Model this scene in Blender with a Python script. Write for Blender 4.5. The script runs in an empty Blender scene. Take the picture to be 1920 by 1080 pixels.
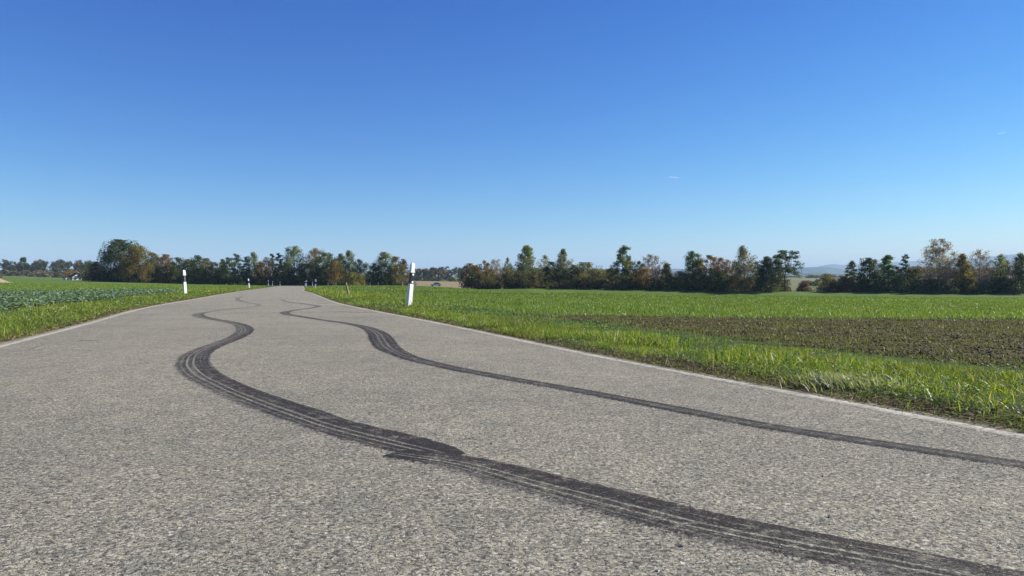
import bpy, math, random
import numpy as np
from mathutils import Vector

sc = bpy.context.scene
COL = sc.collection
R = math.radians
rng = np.random.default_rng(7)

# ------------------------------------------------------------------ camera, sky, sun, exposure
F_PX, HOR, CAM_H = 1450.0, 528.0, 0.60          # focal length and horizon row of a 1920x1080 frame
cam = bpy.data.cameras.new('camera')
cam.lens = 36.0 * F_PX / 1920.0
cam.sensor_width = 36.0
cam.clip_start, cam.clip_end = 0.05, 80000.0
cam_o = bpy.data.objects.new('camera', cam)
COL.objects.link(cam_o)
cam_o.location = (0, 0, CAM_H)
cam_o.rotation_euler = (R(90) - math.atan((540 - HOR) / F_PX), 0, 0)
sc.camera = cam_o

SUN_EL, SUN_AZ = 28.0, 75.0                     # azimuth clockwise from the view direction (+Y)
EXPOSURE = 0.9
world = bpy.data.worlds.new('World')
sc.world = world
world.use_nodes = True
wn = world.node_tree
bg = wn.nodes['Background']
bg.inputs['Strength'].default_value = 0.1
sky = wn.nodes.new('ShaderNodeTexSky')
sky.sky_type = 'NISHITA'
sky.sun_disc = False
sky.sun_elevation, sky.sun_rotation = R(SUN_EL), R(SUN_AZ)
sky.air_density, sky.dust_density, sky.ozone_density, sky.altitude = 1.0, 0.0, 4.0, 500
kx = 10.0 * 2 ** (-EXPOSURE)                    # grade: deeper, more saturated blue overhead
spl, cmb = wn.nodes.new('ShaderNodeSeparateColor'), wn.nodes.new('ShaderNodeCombineColor')
wn.links.new(sky.outputs[0], spl.inputs[0])
for ch, (g_, k_) in enumerate(((2.03, 2.17), (1.52, 1.52), (.91, 1.32))):
    ml = wn.nodes.new('ShaderNodeMath'); ml.operation = 'MULTIPLY'; ml.inputs[1].default_value = .1
    pw_ = wn.nodes.new('ShaderNodeMath'); pw_.operation = 'POWER'; pw_.inputs[1].default_value = g_
    mk_ = wn.nodes.new('ShaderNodeMath'); mk_.operation = 'MULTIPLY'; mk_.inputs[1].default_value = k_ * kx
    wn.links.new(spl.outputs[ch], ml.inputs[0]); wn.links.new(ml.outputs[0], pw_.inputs[0])
    wn.links.new(pw_.outputs[0], mk_.inputs[0]); wn.links.new(mk_.outputs[0], cmb.inputs[ch])
wn.links.new(cmb.outputs[0], bg.inputs['Color'])

sun = bpy.data.lights.new('sun', 'SUN')
sun.energy, sun.angle, sun.color = 5.0, R(0.53), (1.0, 0.93, 0.80)
sun_o = bpy.data.objects.new('sun', sun)
COL.objects.link(sun_o)
to_sun = Vector((math.sin(R(SUN_AZ)) * math.cos(R(SUN_EL)), math.cos(R(SUN_AZ)) * math.cos(R(SUN_EL)), math.sin(R(SUN_EL))))
sun_o.rotation_euler = to_sun.to_track_quat('Z', 'Y').to_euler()
sun_o.location = (30, 8, 20)

sc.view_settings.view_transform = 'Standard'
sc.view_settings.look = 'None'
sc.view_settings.exposure = EXPOSURE
sc.view_settings.gamma = 1.0
sc.view_settings.use_curve_mapping = False
sc.cycles.max_bounces = 6
sc.cycles.transparent_max_bounces = 8
sc.cycles.volume_bounces = 0

# ------------------------------------------------------------------ helpers
def tag(o, label=None, cat=None, group=None, kind=None):
    if label: o['label'] = label
    if cat: o['category'] = cat
    if group: o['group'] = group
    if kind: o['kind'] = kind
    return o

def empty(name, loc, rz=0.0):
    o = bpy.data.objects.new(name, None)
    o.empty_display_size = 0.2
    COL.objects.link(o)
    o.location = loc
    o.rotation_euler = (0, 0, rz)
    return o

def np_mesh(name, verts, quads=None, tris=None, mat=None, parent=None, cols=None, uvs=None, smooth=False):
    """verts n x 3, quads m x 4, tris k x 3, cols n x 3 -> ONE mesh object"""
    verts = np.asarray(verts, dtype=np.float32)
    me = bpy.data.meshes.new(name)
    loops, starts, n0 = [], [], 0
    if quads is not None and len(quads):
        q = np.asarray(quads, dtype=np.int32)
        loops.append(q.ravel()); starts.append(np.arange(len(q), dtype=np.int32) * 4); n0 = q.size
    if tris is not None and len(tris):
        t = np.asarray(tris, dtype=np.int32)
        loops.append(t.ravel()); starts.append(n0 + np.arange(len(t), dtype=np.int32) * 3)
    loops = np.concatenate(loops); starts = np.concatenate(starts)
    me.vertices.add(len(verts)); me.vertices.foreach_set('co', verts.ravel())
    me.loops.add(len(loops)); me.loops.foreach_set('vertex_index', loops)
    me.polygons.add(len(starts)); me.polygons.foreach_set('loop_start', starts)
    me.polygons.foreach_set('use_smooth', np.full(len(starts), smooth, dtype=bool))
    me.update(calc_edges=True)
    if cols is not None:
        c = np.ones((len(verts), 4), dtype=np.float32); c[:, :3] = cols
        at = me.color_attributes.new('tint', 'FLOAT_COLOR', 'POINT')
        at.data.foreach_set('color', c.ravel())
    if uvs is not None:
        ul = me.uv_layers.new(name='UVMap')
        ul.data.foreach_set('uv', np.asarray(uvs, dtype=np.float32)[loops].ravel())
    o = bpy.data.objects.new(name, me)
    COL.objects.link(o)
    if mat: me.materials.append(mat)
    if parent: o.parent = parent
    return o

class MB:
    """collects solids; build() links them as ONE mesh"""
    def __init__(self): self.v, self.q, self.t = [], [], []
    def prism(self, ring_a, ring_b, caps=True):
        n, b = len(ring_a), len(self.v)
        self.v += [tuple(p) for p in ring_a] + [tuple(p) for p in ring_b]
        for i in range(n):
            j = (i + 1) % n
            self.q.append((b + i, b + j, b + n + j, b + n + i))
        if caps:
            for i in range(1, n - 1):
                self.t.append((b, b + i + 1, b + i)); self.t.append((b + n, b + n + i, b + n + i + 1))
    def loft(self, rings):
        n, b = len(rings[0]), len(self.v)
        for r in rings: self.v += [tuple(p) for p in r]
        for k in range(len(rings) - 1):
            for i in range(n):
                j = (i + 1) % n
                self.q.append((b + k * n + i, b + k * n + j, b + (k + 1) * n + j, b + (k + 1) * n + i))
        e = b + (len(rings) - 1) * n
        for i in range(1, n - 1):
            self.t.append((b, b + i + 1, b + i)); self.t.append((e, e + i, e + i + 1))
    def box(self, x0, x1, y0, y1, z0, z1):
        self.prism([(x0, y0, z0), (x1, y0, z0), (x1, y1, z0), (x0, y1, z0)], [(x0, y0, z1), (x1, y0, z1), (x1, y1, z1), (x0, y1, z1)])
    def disc(self, c, r, ax, th, n=14):
        """short cylinder facing along unit vector ax"""
        ax = Vector(ax).normalized(); u = ax.orthogonal().normalized(); w = ax.cross(u); c = Vector(c)
        ra = [c + (u * math.cos(2 * math.pi * i / n) + w * math.sin(2 * math.pi * i / n)) * r for i in range(n)]
        self.prism(ra, [p + ax * th for p in ra])
    def tube(self, pts, rads, n=6):
        rings = []
        for i, p in enumerate(pts):
            a = Vector(pts[max(i - 1, 0)]); b = Vector(pts[min(i + 1, len(pts) - 1)])
            d = (b - a).normalized(); u = d.cross(Vector((.13, .97, .21))).normalized(); w = d.cross(u)
            rings.append([Vector(p) + (u * math.cos(2 * math.pi * k / n) + w * math.sin(2 * math.pi * k / n)) * rads[i] for k in range(n)])
        self.loft(rings)
    def build(self, name, mat, parent=None, smooth=False):
        return np_mesh(name, np.array(self.v), self.q, self.t, mat, parent, smooth=smooth)

def hash2(ix, iy, seed):
    n = (ix.astype(np.int64) * 374761393 + iy.astype(np.int64) * 668265263 + seed * 974711) & 0x7fffffff
    n = ((n ^ (n >> 13)) * 1274126177) & 0x7fffffff
    n = (n ^ (n >> 16)) & 0x7fffffff
    return n / float(0x7fffffff)

def vnoise(x, y, seed=0):
    x = np.asarray(x, float); y = np.asarray(y, float)
    ix, iy = np.floor(x), np.floor(y); fx, fy = x - ix, y - iy
    fx = fx * fx * (3 - 2 * fx); fy = fy * fy * (3 - 2 * fy)
    a, b = hash2(ix, iy, seed), hash2(ix + 1, iy, seed)
    c, d = hash2(ix, iy + 1, seed), hash2(ix + 1, iy + 1, seed)
    return (a * (1 - fx) + b * fx) * (1 - fy) + (c * (1 - fx) + d * fx) * fy

def fbm(x, y, seed=0, o=3):
    return sum(vnoise(np.asarray(x) * 2 ** k, np.asarray(y) * 2 ** k, seed + k) * .5 ** k for k in range(o)) / (2 - .5 ** (o - 1))

def sstep(a, b, x):
    t = np.clip((np.asarray(x, float) - a) / (b - a), 0, 1)
    return t * t * (3 - 2 * t)

# ------------------------------------------------------------------ the lie of the land
TC = np.array([-300, 0, 145, 300, 560, 780, 1000, 1400, 1900, 2400], float)
TD = np.array([2, 8, 20, 35, 60, 80, 120, 150, 200, 250, 300, 400, 600, 900, 1500, 2500, 6000, 25000], float)
TZ = np.array([
    [0.0, 0.0, 0.0, 0.0, 0.0, 0.0, 0.0, 0.0, 0.0, 0.0],
    [0.0, 0.0, 0.0, 0.0, 0.0, 0.0, -0.03, -0.07, -0.1, -0.1],
    [-0.05, -0.05, -0.025, 0.0, 0.0, -0.02, -0.1, -0.15, -0.17, -0.17],
    [-0.05, -0.05, -0.005, 0.04, -0.07, -0.1, -0.2, -0.35, -0.45, -0.5],
    [0.0, 0.0, 0.0, 0.0, -0.17, -0.25, -0.43, -0.77, -0.97, -1.1],
    [0.02, 0.03, 0.005, -0.02, -0.22, -0.34, -0.6, -1.05, -1.35, -1.5],
    [0.2, 0.2, 0.1, 0.0, -0.24, -0.37, -1.05, -1.72, -2.1, -2.3],
    [0.4, 0.4, 0.2, 0.03, -0.26, -0.38, -1.5, -2.2, -2.65, -2.8],
    [0.9, 0.7, 0.42, 0.05, -0.5, -0.42, -2.35, -3.0, -3.6, -3.8],
    [1.5, 1.2, 0.6, 0.05, -1.2, -0.6, -3.0, -3.85, -4.55, -4.7],
    [2.2, 1.8, 0.7, -0.1, -1.8, -1.3, -3.3, -4.1, -4.7, -4.9],
    [3.2, 2.8, 0.85, 0.3, -2.0, -1.9, -3.3, -4.2, -4.8, -4.9],
    [5.5, 5.0, 1.7, 2.0, -1.0, -0.3, -2.8, -4.4, -4.9, -4.9],
    [8.5, 8.0, 5.5, 5.0, 2.0, 2.0, -0.9, -1.5, -1.9, -1.9],
    [12.0, 12.0, 11.0, 10.0, 8.0, 8.0, 6.0, 6.0, 6.0, 6.0],
    [20.0, 20.0, 19.0, 18.0, 17.0, 17.0, 17.0, 17.0, 17.0, 17.0],
    [40] * 10, [60] * 10], float)
_gc = np.arange(-300, 2401, 25.0)
_gl = np.arange(math.log(2), math.log(25000), .04)
_t1 = np.array([np.interp(_gc, TC, row) for row in TZ])
GZ = np.array([np.interp(_gl, np.log(TD), _t1[:, j]) for j in range(len(_gc))])     # [col, logd]
for _ in range(4):
    GZ[1:-1] = .25 * GZ[:-2] + .5 * GZ[1:-1] + .25 * GZ[2:]
    GZ[:, 1:-1] = .25 * GZ[:, :-2] + .5 * GZ[:, 1:-1] + .25 * GZ[:, 2:]

def land(x, y):
    x = np.asarray(x, float); y = np.asarray(y, float)
    r = np.hypot(x, y); d = np.maximum(np.maximum(y, .5 * r), 2.0)
    px = np.clip(960 + F_PX * x / d, -300, 2400)
    ci = np.clip((px + 300) / 25.0, 0, len(_gc) - 1.001); li = np.clip((np.log(d) - _gl[0]) / .04, 0, len(_gl) - 1.001)
    i, j = ci.astype(int), li.astype(int); f, g = ci - i, li - j
    z = (GZ[i, j] * (1 - f) + GZ[i + 1, j] * f) * (1 - g) + (GZ[i, j + 1] * (1 - f) + GZ[i + 1, j + 1] * f) * g
    z = z + 1.3 * sstep(235, 247, y) * sstep(880, 1010, px) * (y > 0)          # grassy bank that carries the right tree row
    return z * sstep(1.0, 8.0, np.where(y > 0, d, 0))

def spot(px, py):
    """where the ray through a photo pixel meets the land"""
    d = F_PX * CAM_H / max(py - HOR, 1.5)
    for _ in range(30):
        z = float(land((px - 960) / F_PX * d, d))
        d = .5 * d + .5 * F_PX * (CAM_H - z) / max(py - HOR, 1.5)
    return np.array([(px - 960) / F_PX * d, d])

def spline(P, n):
    """Catmull-Rom through P (m x k), n samples per span"""
    P = np.asarray(P, float); Q = np.vstack([2 * P[0] - P[1], P, 2 * P[-1] - P[-2]]); out = []
    for i in range(1, len(Q) - 2):
        for t in np.linspace(0, 1, n, endpoint=False):
            a, b, c, d = Q[i - 1], Q[i], Q[i + 1], Q[i + 2]
            out.append(.5 * (2 * b + (c - a) * t + (2 * a - 5 * b + 4 * c - d) * t * t + (3 * b - a - 3 * c + d) * t ** 3))
    out.append(P[-1])
    return np.array(out)

# painted-line positions, metres (right-hand and left-hand edge of the lane)
R_PX = [(1913, 820), (1640, 763), (1380, 718), (1150, 675), (1000, 644), (835, 609), (710, 585), (627, 567), (585, 550)]
L_PX = [(0, 649), (175, 604), (250, 582), (300, 572), (383, 558), (440, 548)]
RW = [spot(*p) for p in R_PX]; LW = [spot(*p) for p in L_PX]
d0 = (RW[0] - RW[2]); d0 /= np.linalg.norm(d0)
far_c = np.array([(-20.7, 68), (-23.8, 80), (-29.2, 100), (-34.7, 120), (-42.6, 150), (-48, 178), (-49.5, 205), (-46, 230), (-40, 255), (-36, 290), (-38, 345)], float)
def offs(P, k):
    t = np.gradient(P, axis=0); t /= np.linalg.norm(t, axis=1)[:, None]
    return P + np.stack([t[:, 1], -t[:, 0]], 1) * k
fr, fl = offs(far_c, 2.2), offs(far_c, -2.2)
RIGHT = spline(np.vstack([[RW[0] + d0 * 16, RW[0] + d0 * 8, RW[0] + d0 * 3], RW, fr]), 12)
LEFT = spline(np.vstack([[LW[0] + (LW[0] - LW[1]) * 4.2, LW[0] + (LW[0] - LW[1]) * 2.2, LW[0] + (LW[0] - LW[1]) * 1.0], LW, fl]), 12)
def resample(P, step_fn):
    s = np.concatenate([[0], np.cumsum(np.linalg.norm(np.diff(P, axis=0), axis=1))])
    t = [0.0]
    while t[-1] < s[-1]:
        y = np.interp(t[-1], s, np.hypot(P[:, 0], P[:, 1])); t.append(t[-1] + step_fn(y))
    t = np.minimum(np.array(t), s[-1])
    return np.stack([np.interp(t, s, P[:, 0]), np.interp(t, s, P[:, 1])], 1)
def smooth_line(P, k):
    for _ in range(k):
        P[1:-1] = .25 * P[:-2] + .5 * P[1:-1] + .25 * P[2:]
    return P
RIGHT = smooth_line(resample(RIGHT, lambda r: .25 + .01 * r), 30)
LEFT = smooth_line(resample(LEFT, lambda r: .25 + .01 * r), 30)
SHOULDER = 0.13
RE, LE = offs(RIGHT, SHOULDER), offs(LEFT, -SHOULDER)          # asphalt edges just outside the painted lines
ROADPOLY = np.vstack([RE, LE[::-1]])

def seg_dist(x, y, P):
    """distance to polyline P and the signed side (+ right of travel)"""
    x = np.asarray(x, float).ravel(); y = np.asarray(y, float).ravel()
    best = np.full(x.shape, 1e9); side = np.zeros(x.shape)
    for a, b in zip(P[:-1], P[1:]):
        d = b - a; L2 = d @ d
        if L2 < 1e-9: continue
        t = np.clip(((x - a[0]) * d[0] + (y - a[1]) * d[1]) / L2, 0, 1)
        ex, ey = x - a[0] - t * d[0], y - a[1] - t * d[1]
        q = ex * ex + ey * ey; m = q < best
        best[m] = q[m]; side[m] = (ex * d[1] - ey * d[0])[m]
    return np.sqrt(best), np.sign(side)

def road_out(x, y):
    """signed distance outside the asphalt: <0 on the road, >0 beyond its edge; and which edge (+1 right, -1 left)"""
    dr, sr = seg_dist(x, y, RE); dl, sl = seg_dist(x, y, LE)
    r = dr * sr; l = -dl * sl
    return np.maximum(r, l), np.where(r > l, 1, -1)

# ------------------------------------------------------------------ materials
def new_mat(name):
    m = bpy.data.materials.new(name); m.use_nodes = True
    nt = m.node_tree
    return m, nt, nt.nodes['Principled BSDF'], nt.nodes['Material Output']
def node(nt, typ, **kw):
    n = nt.nodes.new(typ)
    for k, v in kw.items(): setattr(n, k, v)
    return n
def ramp(nt, src, stops, interp='LINEAR'):
    r = node(nt, 'ShaderNodeValToRGB'); r.color_ramp.interpolation = interp
    e = r.color_ramp.elements
    while len(e) < len(stops): e.new(.5)
    for i, (p, c) in enumerate(stops):
        e[i].position = p; e[i].color = (*c, 1) if len(c) == 3 else c
    nt.links.new(src, r.inputs[0])
    return r
def math_(nt, op, a, b=None, c=None, clamp=False):
    n = node(nt, 'ShaderNodeMath', operation=op, use_clamp=clamp)
    for i, v in enumerate((a, b, c)):
        if v is None: continue
        if isinstance(v, (int, float)): n.inputs[i].default_value = v
        else: nt.links.new(v, n.inputs[i])
    return n.outputs[0]
def mixc(nt, fac, a, b, mode='MIX'):
    n = node(nt, 'ShaderNodeMix', data_type='RGBA', blend_type=mode)
    for s, v in ((n.inputs[0], fac), (n.inputs[6], a), (n.inputs[7], b)):
        if isinstance(v, (int, float)): s.default_value = v
        elif isinstance(v, tuple): s.default_value = (*v, 1)
        else: nt.links.new(v, s)
    return n.outputs[2]
def noise(nt, vec, scale, detail=3, rough=.55, dims='3D'):
    n = node(nt, 'ShaderNodeTexNoise'); n.inputs['Scale'].default_value = scale
    n.inputs['Detail'].default_value = detail; n.inputs['Roughness'].default_value = rough
    if vec is not None: nt.links.new(vec, n.inputs['Vector'])
    return n
def voro(nt, vec, scale, feature='F1', rnd=1.0):
    n = node(nt, 'ShaderNodeTexVoronoi', feature=feature); n.inputs['Scale'].default_value = scale
    n.inputs['Randomness'].default_value = rnd
    nt.links.new(vec, n.inputs['Vector'])
    return n

def asphalt_nodes(nt):
    """worn chip-seal: stones of many greys in dark binder. returns colour, height"""
    geo = node(nt, 'ShaderNodeNewGeometry'); P = geo.outputs['Position']
    warp = noise(nt, P, 60, 2)
    pw = node(nt, 'ShaderNodeVectorMath', operation='MULTIPLY_ADD')
    nt.links.new(warp.outputs['Color'], pw.inputs[0]); pw.inputs[1].default_value = (.008,) * 3; nt.links.new(P, pw.inputs[2])
    warp2 = noise(nt, P, 210, 2)
    pw2 = node(nt, 'ShaderNodeVectorMath', operation='MULTIPLY_ADD')
    nt.links.new(warp2.outputs['Color'], pw2.inputs[0]); pw2.inputs[1].default_value = (.0065,) * 3; nt.links.new(pw.outputs[0], pw2.inputs[2])
    V = pw2.outputs[0]
    a, ae = voro(nt, V, 155), voro(nt, V, 155, 'DISTANCE_TO_EDGE')
    b, be = voro(nt, V, 98), voro(nt, V, 98, 'DISTANCE_TO_EDGE')
    sep_a = node(nt, 'ShaderNodeSeparateColor'); nt.links.new(a.outputs['Color'], sep_a.inputs[0])
    sep_b = node(nt, 'ShaderNodeSeparateColor'); nt.links.new(b.outputs['Color'], sep_b.inputs[0])
    stops = [(0, (.080, .078, .066)), (.16, (.166, .160, .132)), (.42, (.266, .256, .202)), (.65, (.332, .316, .245)), (.86, (.41, .385, .29)), (.97, (.46, .44, .365)), (1.0, (.56, .545, .48))]
    ca = ramp(nt, sep_a.outputs[0], stops).outputs[0]
    cb = ramp(nt, sep_b.outputs[1], stops).outputs[0]
    # a third of the surface shows the larger stones
    big = math_(nt, 'GREATER_THAN', sep_b.outputs[2], .60)
    stone = mixc(nt, big, ca, cb)
    # warm / cool stones
    hue = ramp(nt, sep_a.outputs[2], [(0, (1.06, .98, .88)), (.5, (1, 1, 1)), (1, (.93, .98, 1.04))]).outputs[0]
    stone = mixc(nt, .8, stone, hue, 'MULTIPLY')
    edge = mixc(nt, big, ramp(nt, ae.outputs['Distance'], [(0, (0,) * 3), (.12, (1,) * 3)]).outputs[0], ramp(nt, be.outputs['Distance'], [(0, (0,) * 3), (.14, (1,) * 3)]).outputs[0])
    hide = ramp(nt, noise(nt, P, 70, 3, .7).outputs['Fac'], [(.42, (0,) * 3), (.58, (1,) * 3)]).outputs[0]
    edge = math_(nt, 'MAXIMUM', edge, hide)
    speck = ramp(nt, noise(nt, P, 330, 2, .6).outputs['Fac'], [(.32, (.72,) * 3), (.68, (1.25,) * 3)]).outputs[0]
    stone = mixc(nt, 1, stone, speck, 'MULTIPLY')
    binder = noise(nt, P, 35, 3)
    bcol = ramp(nt, binder.outputs['Fac'], [(.3, (.11, .108, .092)), (.75, (.25, .244, .200))]).outputs[0]
    col = mixc(nt, edge, bcol, stone)
    # pits of missing chips: dark binder, with their self-shadow put into the colour
    pit = ramp(nt, noise(nt, P, 90, 2).outputs['Fac'], [(.56, (0,) * 3), (.66, (1,) * 3)])
    col = mixc(nt, math_(nt, 'MULTIPLY', pit.outputs[0], .75), col, (.06, .056, .05))
    # broad wear, dust and old repairs
    w1 = ramp(nt, noise(nt, P, .55, 5, .6).outputs['Fac'], [(.3, (.87, .88, .89)), (.5, (1.03, 1.03, 1.025)), (.7, (1.18, 1.16, 1.12))]).outputs[0]
    w2 = ramp(nt, noise(nt, P, 6, 4, .7).outputs['Fac'], [(.3, (.82, .85, .84)), (.5, (1.0, .98, .97)), (.7, (1.16, 1.13, 1.08))]).outputs[0]
    col = mixc(nt, 1, col, w1, 'MULTIPLY'); col = mixc(nt, 1, col, w2, 'MULTIPLY')
    h = math_(nt, 'ADD', math_(nt, 'MULTIPLY', edge, .7), math_(nt, 'MULTIPLY', sep_a.outputs[1], .5))
    h = math_(nt, 'SUBTRACT', h, math_(nt, 'MULTIPLY', pit.outputs[0], .9))
    h = math_(nt, 'ADD', h, math_(nt, 'MULTIPLY', noise(nt, P, 240, 2).outputs['Fac'], .5))
    return col, h, P
def asphalt_finish(nt, bs, col, h, rough=.88, strength=.8):
    bp = node(nt, 'ShaderNodeBump'); bp.inputs['Strength'].default_value = strength; bp.inputs['Distance'].default_value = .0035
    nt.links.new(h, bp.inputs['Height']); nt.links.new(bp.outputs[0], bs.inputs['Normal'])
    nt.links.new(col, bs.inputs['Base Color'])
    bs.inputs['Roughness'].default_value = rough
    bs.inputs['Specular IOR Level'].default_value = .2

M = {}
m, nt, bs, _ = new_mat('asphalt'); c_, h_, P_ = asphalt_nodes(nt); asphalt_finish(nt, bs, c_, h_); M['asphalt'] = m

# rubber on the same stones: tint.r = strength along the mark, u across, v along (m)
def rubber_mat(name, grooves, edge_soft, gain, fade=0.0):
    m, nt, bs, _ = new_mat(name)
    col, h, P = asphalt_nodes(nt)
    uv = node(nt, 'ShaderNodeUVMap'); sp = node(nt, 'ShaderNodeSeparateXYZ'); nt.links.new(uv.outputs[0], sp.inputs[0])
    at = node(nt, 'ShaderNodeAttribute', attribute_name='tint'); sa = node(nt, 'ShaderNodeSeparateColor'); nt.links.new(at.outputs['Color'], sa.inputs[0])
    wob = noise(nt, P, 2.2, 2)
    u = math_(nt, 'ADD', sp.outputs[0], math_(nt, 'MULTIPLY', math_(nt, 'SUBTRACT', wob.outputs['Fac'], .5), .05))
    edge = noise(nt, P, 46, 3, .7)
    e1 = math_(nt, 'SUBTRACT', .5, math_(nt, 'ABSOLUTE', math_(nt, 'SUBTRACT', u, .5)))
    e2 = math_(nt, 'ADD', e1, math_(nt, 'MULTIPLY', math_(nt, 'SUBTRACT', edge.outputs['Fac'], .62), edge_soft))
    mask = ramp(nt, e2, [(.0, (0,) * 3), (.05, (1,) * 3)]).outputs[0]
    for (g, w, s) in grooves:
        dd = math_(nt, 'DIVIDE', math_(nt, 'ABSOLUTE', math_(nt, 'SUBTRACT', u, g)), w)
        line = math_(nt, 'SUBTRACT', 1, math_(nt, 'MULTIPLY', math_(nt, 'SUBTRACT', 1, dd, clamp=True), s))
        line = math_(nt, 'MAXIMUM', line, math_(nt, 'MULTIPLY', math_(nt, 'SUBTRACT', sa.outputs[0], 1.45), 1.2, clamp=True))
        mask = math_(nt, 'MULTIPLY', mask, line)
    # fine scuff lines that run along the mark, broken up by the stones
    sc_v = node(nt, 'ShaderNodeCombineXYZ'); nt.links.new(math_(nt, 'MULTIPLY', sp.outputs[0], 16), sc_v.inputs[0]); nt.links.new(math_(nt, 'MULTIPLY', sp.outputs[1], .9), sc_v.inputs[1])
    scuff = ramp(nt, noise(nt, sc_v.outputs[0], 1, 4, .6).outputs['Fac'], [(.34, (.55,) * 3), (.56, (1,) * 3)]).outputs[0]
    g1 = ramp(nt, noise(nt, P, 120, 3, .8).outputs['Fac'], [(.36, (.38,) * 3), (.50, (1,) * 3)]).outputs[0]
    g2 = ramp(nt, noise(nt, P, 14, 4, .75).outputs['Fac'], [(.34, (.42,) * 3), (.56, (1.05,) * 3)]).outputs[0]
    rim = math_(nt, 'ADD', .82, math_(nt, 'MULTIPLY', math_(nt, 'ABSOLUTE', math_(nt, 'SUBTRACT', u, .5)), .5))
    grain = math_(nt, 'MULTIPLY', math_(nt, 'MULTIPLY', g1, g2), rim)
    mask = math_(nt, 'MULTIPLY', math_(nt, 'MULTIPLY', mask, scuff), grain)
    if fade:                                                   # the outer shoulder of the tyre pressed less
        fu = math_(nt, 'MULTIPLY', math_(nt, 'SUBTRACT', math_(nt, 'ADD', u, math_(nt, 'MULTIPLY', noise(nt, P, 7, 3, .7).outputs['Fac'], .5)), .86), 2.6, clamp=True)
        fu = math_(nt, 'MULTIPLY', fu, math_(nt, 'SUBTRACT', 1.9, sa.outputs[0], clamp=True))
        mask = math_(nt, 'MULTIPLY', mask, math_(nt, 'SUBTRACT', 1, math_(nt, 'MULTIPLY', fu, fade)))
    mask = math_(nt, 'MULTIPLY', math_(nt, 'MULTIPLY', mask, sa.outputs[0]), gain, clamp=True)
    rub = ramp(nt, noise(nt, P, 140, 2).outputs['Fac'], [(.3, (.014, .012, .010)), (.7, (.040, .035, .029))]).outputs[0]
    out = mixc(nt, mask, col, rub)
    asphalt_finish(nt, bs, out, h, .78, .7)
    return m
M['rubber_a'] = rubber_mat('tyre_rubber', [(.50, .040, .95), (.655, .042, 1.0), (.80, .04, .5), (.30, .03, .3)], .36, 1.7, .5)
M['rubber_b'] = rubber_mat('tyre_rubber_narrow', [(.42, .06, .7), (.60, .06, .7), (.78, .05, .4), (.2, .05, .35)], .30, 1.9)

# cream line paint worn through on the stone tops
m, nt, bs, _ = new_mat('line_paint'); c_, h_, P_ = asphalt_nodes(nt)
uv = node(nt, 'ShaderNodeUVMap'); sp = node(nt, 'ShaderNodeSeparateXYZ'); nt.links.new(uv.outputs[0], sp.inputs[0])
e1 = math_(nt, 'SUBTRACT', .5, math_(nt, 'ABSOLUTE', math_(nt, 'SUBTRACT', sp.outputs[0], .5)))
e2 = math_(nt, 'ADD', e1, math_(nt, 'MULTIPLY', math_(nt, 'SUBTRACT', noise(nt, P_, 60, 3, .7).outputs['Fac'], .6), .3))
mk = ramp(nt, e2, [(0, (0,) * 3), (.06, (1,) * 3)]).outputs[0]
wr = ramp(nt, noise(nt, P_, 26, 5, .75).outputs['Fac'], [(.40, (.08,) * 3), (.58, (1,) * 3)]).outputs[0]
wr2 = ramp(nt, noise(nt, P_, 1.3, 3).outputs['Fac'], [(.3, (.75,) * 3), (.6, (1,) * 3)]).outputs[0]
mk = math_(nt, 'MULTIPLY', math_(nt, 'MULTIPLY', mk, wr), wr2)
pc = ramp(nt, noise(nt, P_, 3, 4).outputs['Fac'], [(.3, (.47, .43, .33)), (.7, (.59, .55, .44))]).outputs[0]
asphalt_finish(nt, bs, mixc(nt, mk, c_, pc), h_, .8, .45); M['line'] = m

# ground: tint carries field / soil / verge colour, noise on many scales breaks it up
m, nt, bs, _ = new_mat('field_soil_and_turf')
at = node(nt, 'ShaderNodeAttribute', attribute_name='tint')
geo = node(nt, 'ShaderNodeNewGeometry'); P_ = geo.outputs['Position']
n1 = ramp(nt, noise(nt, P_, 22, 5, .75).outputs['Fac'], [(.25, (.50,) * 3), (.75, (1.45,) * 3)]).outputs[0]
n2 = ramp(nt, noise(nt, P_, 1.1, 5, .7).outputs['Fac'], [(.3, (.75, .78, .75)), (.7, (1.25, 1.2, 1.2))]).outputs[0]
n3 = ramp(nt, noise(nt, P_, .06, 5, .65).outputs['Fac'], [(.3, (.85, .88, .85)), (.7, (1.15, 1.10, 1.10))]).outputs[0]
cc = mixc(nt, 1, at.outputs['Color'], n1, 'MULTIPLY'); cc = mixc(nt, 1, cc, n2, 'MULTIPLY'); cc = mixc(nt, 1, cc, n3, 'MULTIPLY')
bp = node(nt, 'ShaderNodeBump'); bp.inputs['Strength'].default_value = .9; bp.inputs['Distance'].default_value = .05
hh = math_(nt, 'ADD', noise(nt, P_, 9, 6, .75).outputs['Fac'], math_(nt, 'MULTIPLY', noise(nt, P_, 1.2, 3).outputs['Fac'], 1.5))
nt.links.new(hh, bp.inputs['Height']); nt.links.new(bp.outputs[0], bs.inputs['Normal'])
nt.links.new(cc, bs.inputs['Base Color']); bs.inputs['Roughness'].default_value = .95; bs.inputs['Specular IOR Level'].default_value = .1
M['ground'] = m

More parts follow.
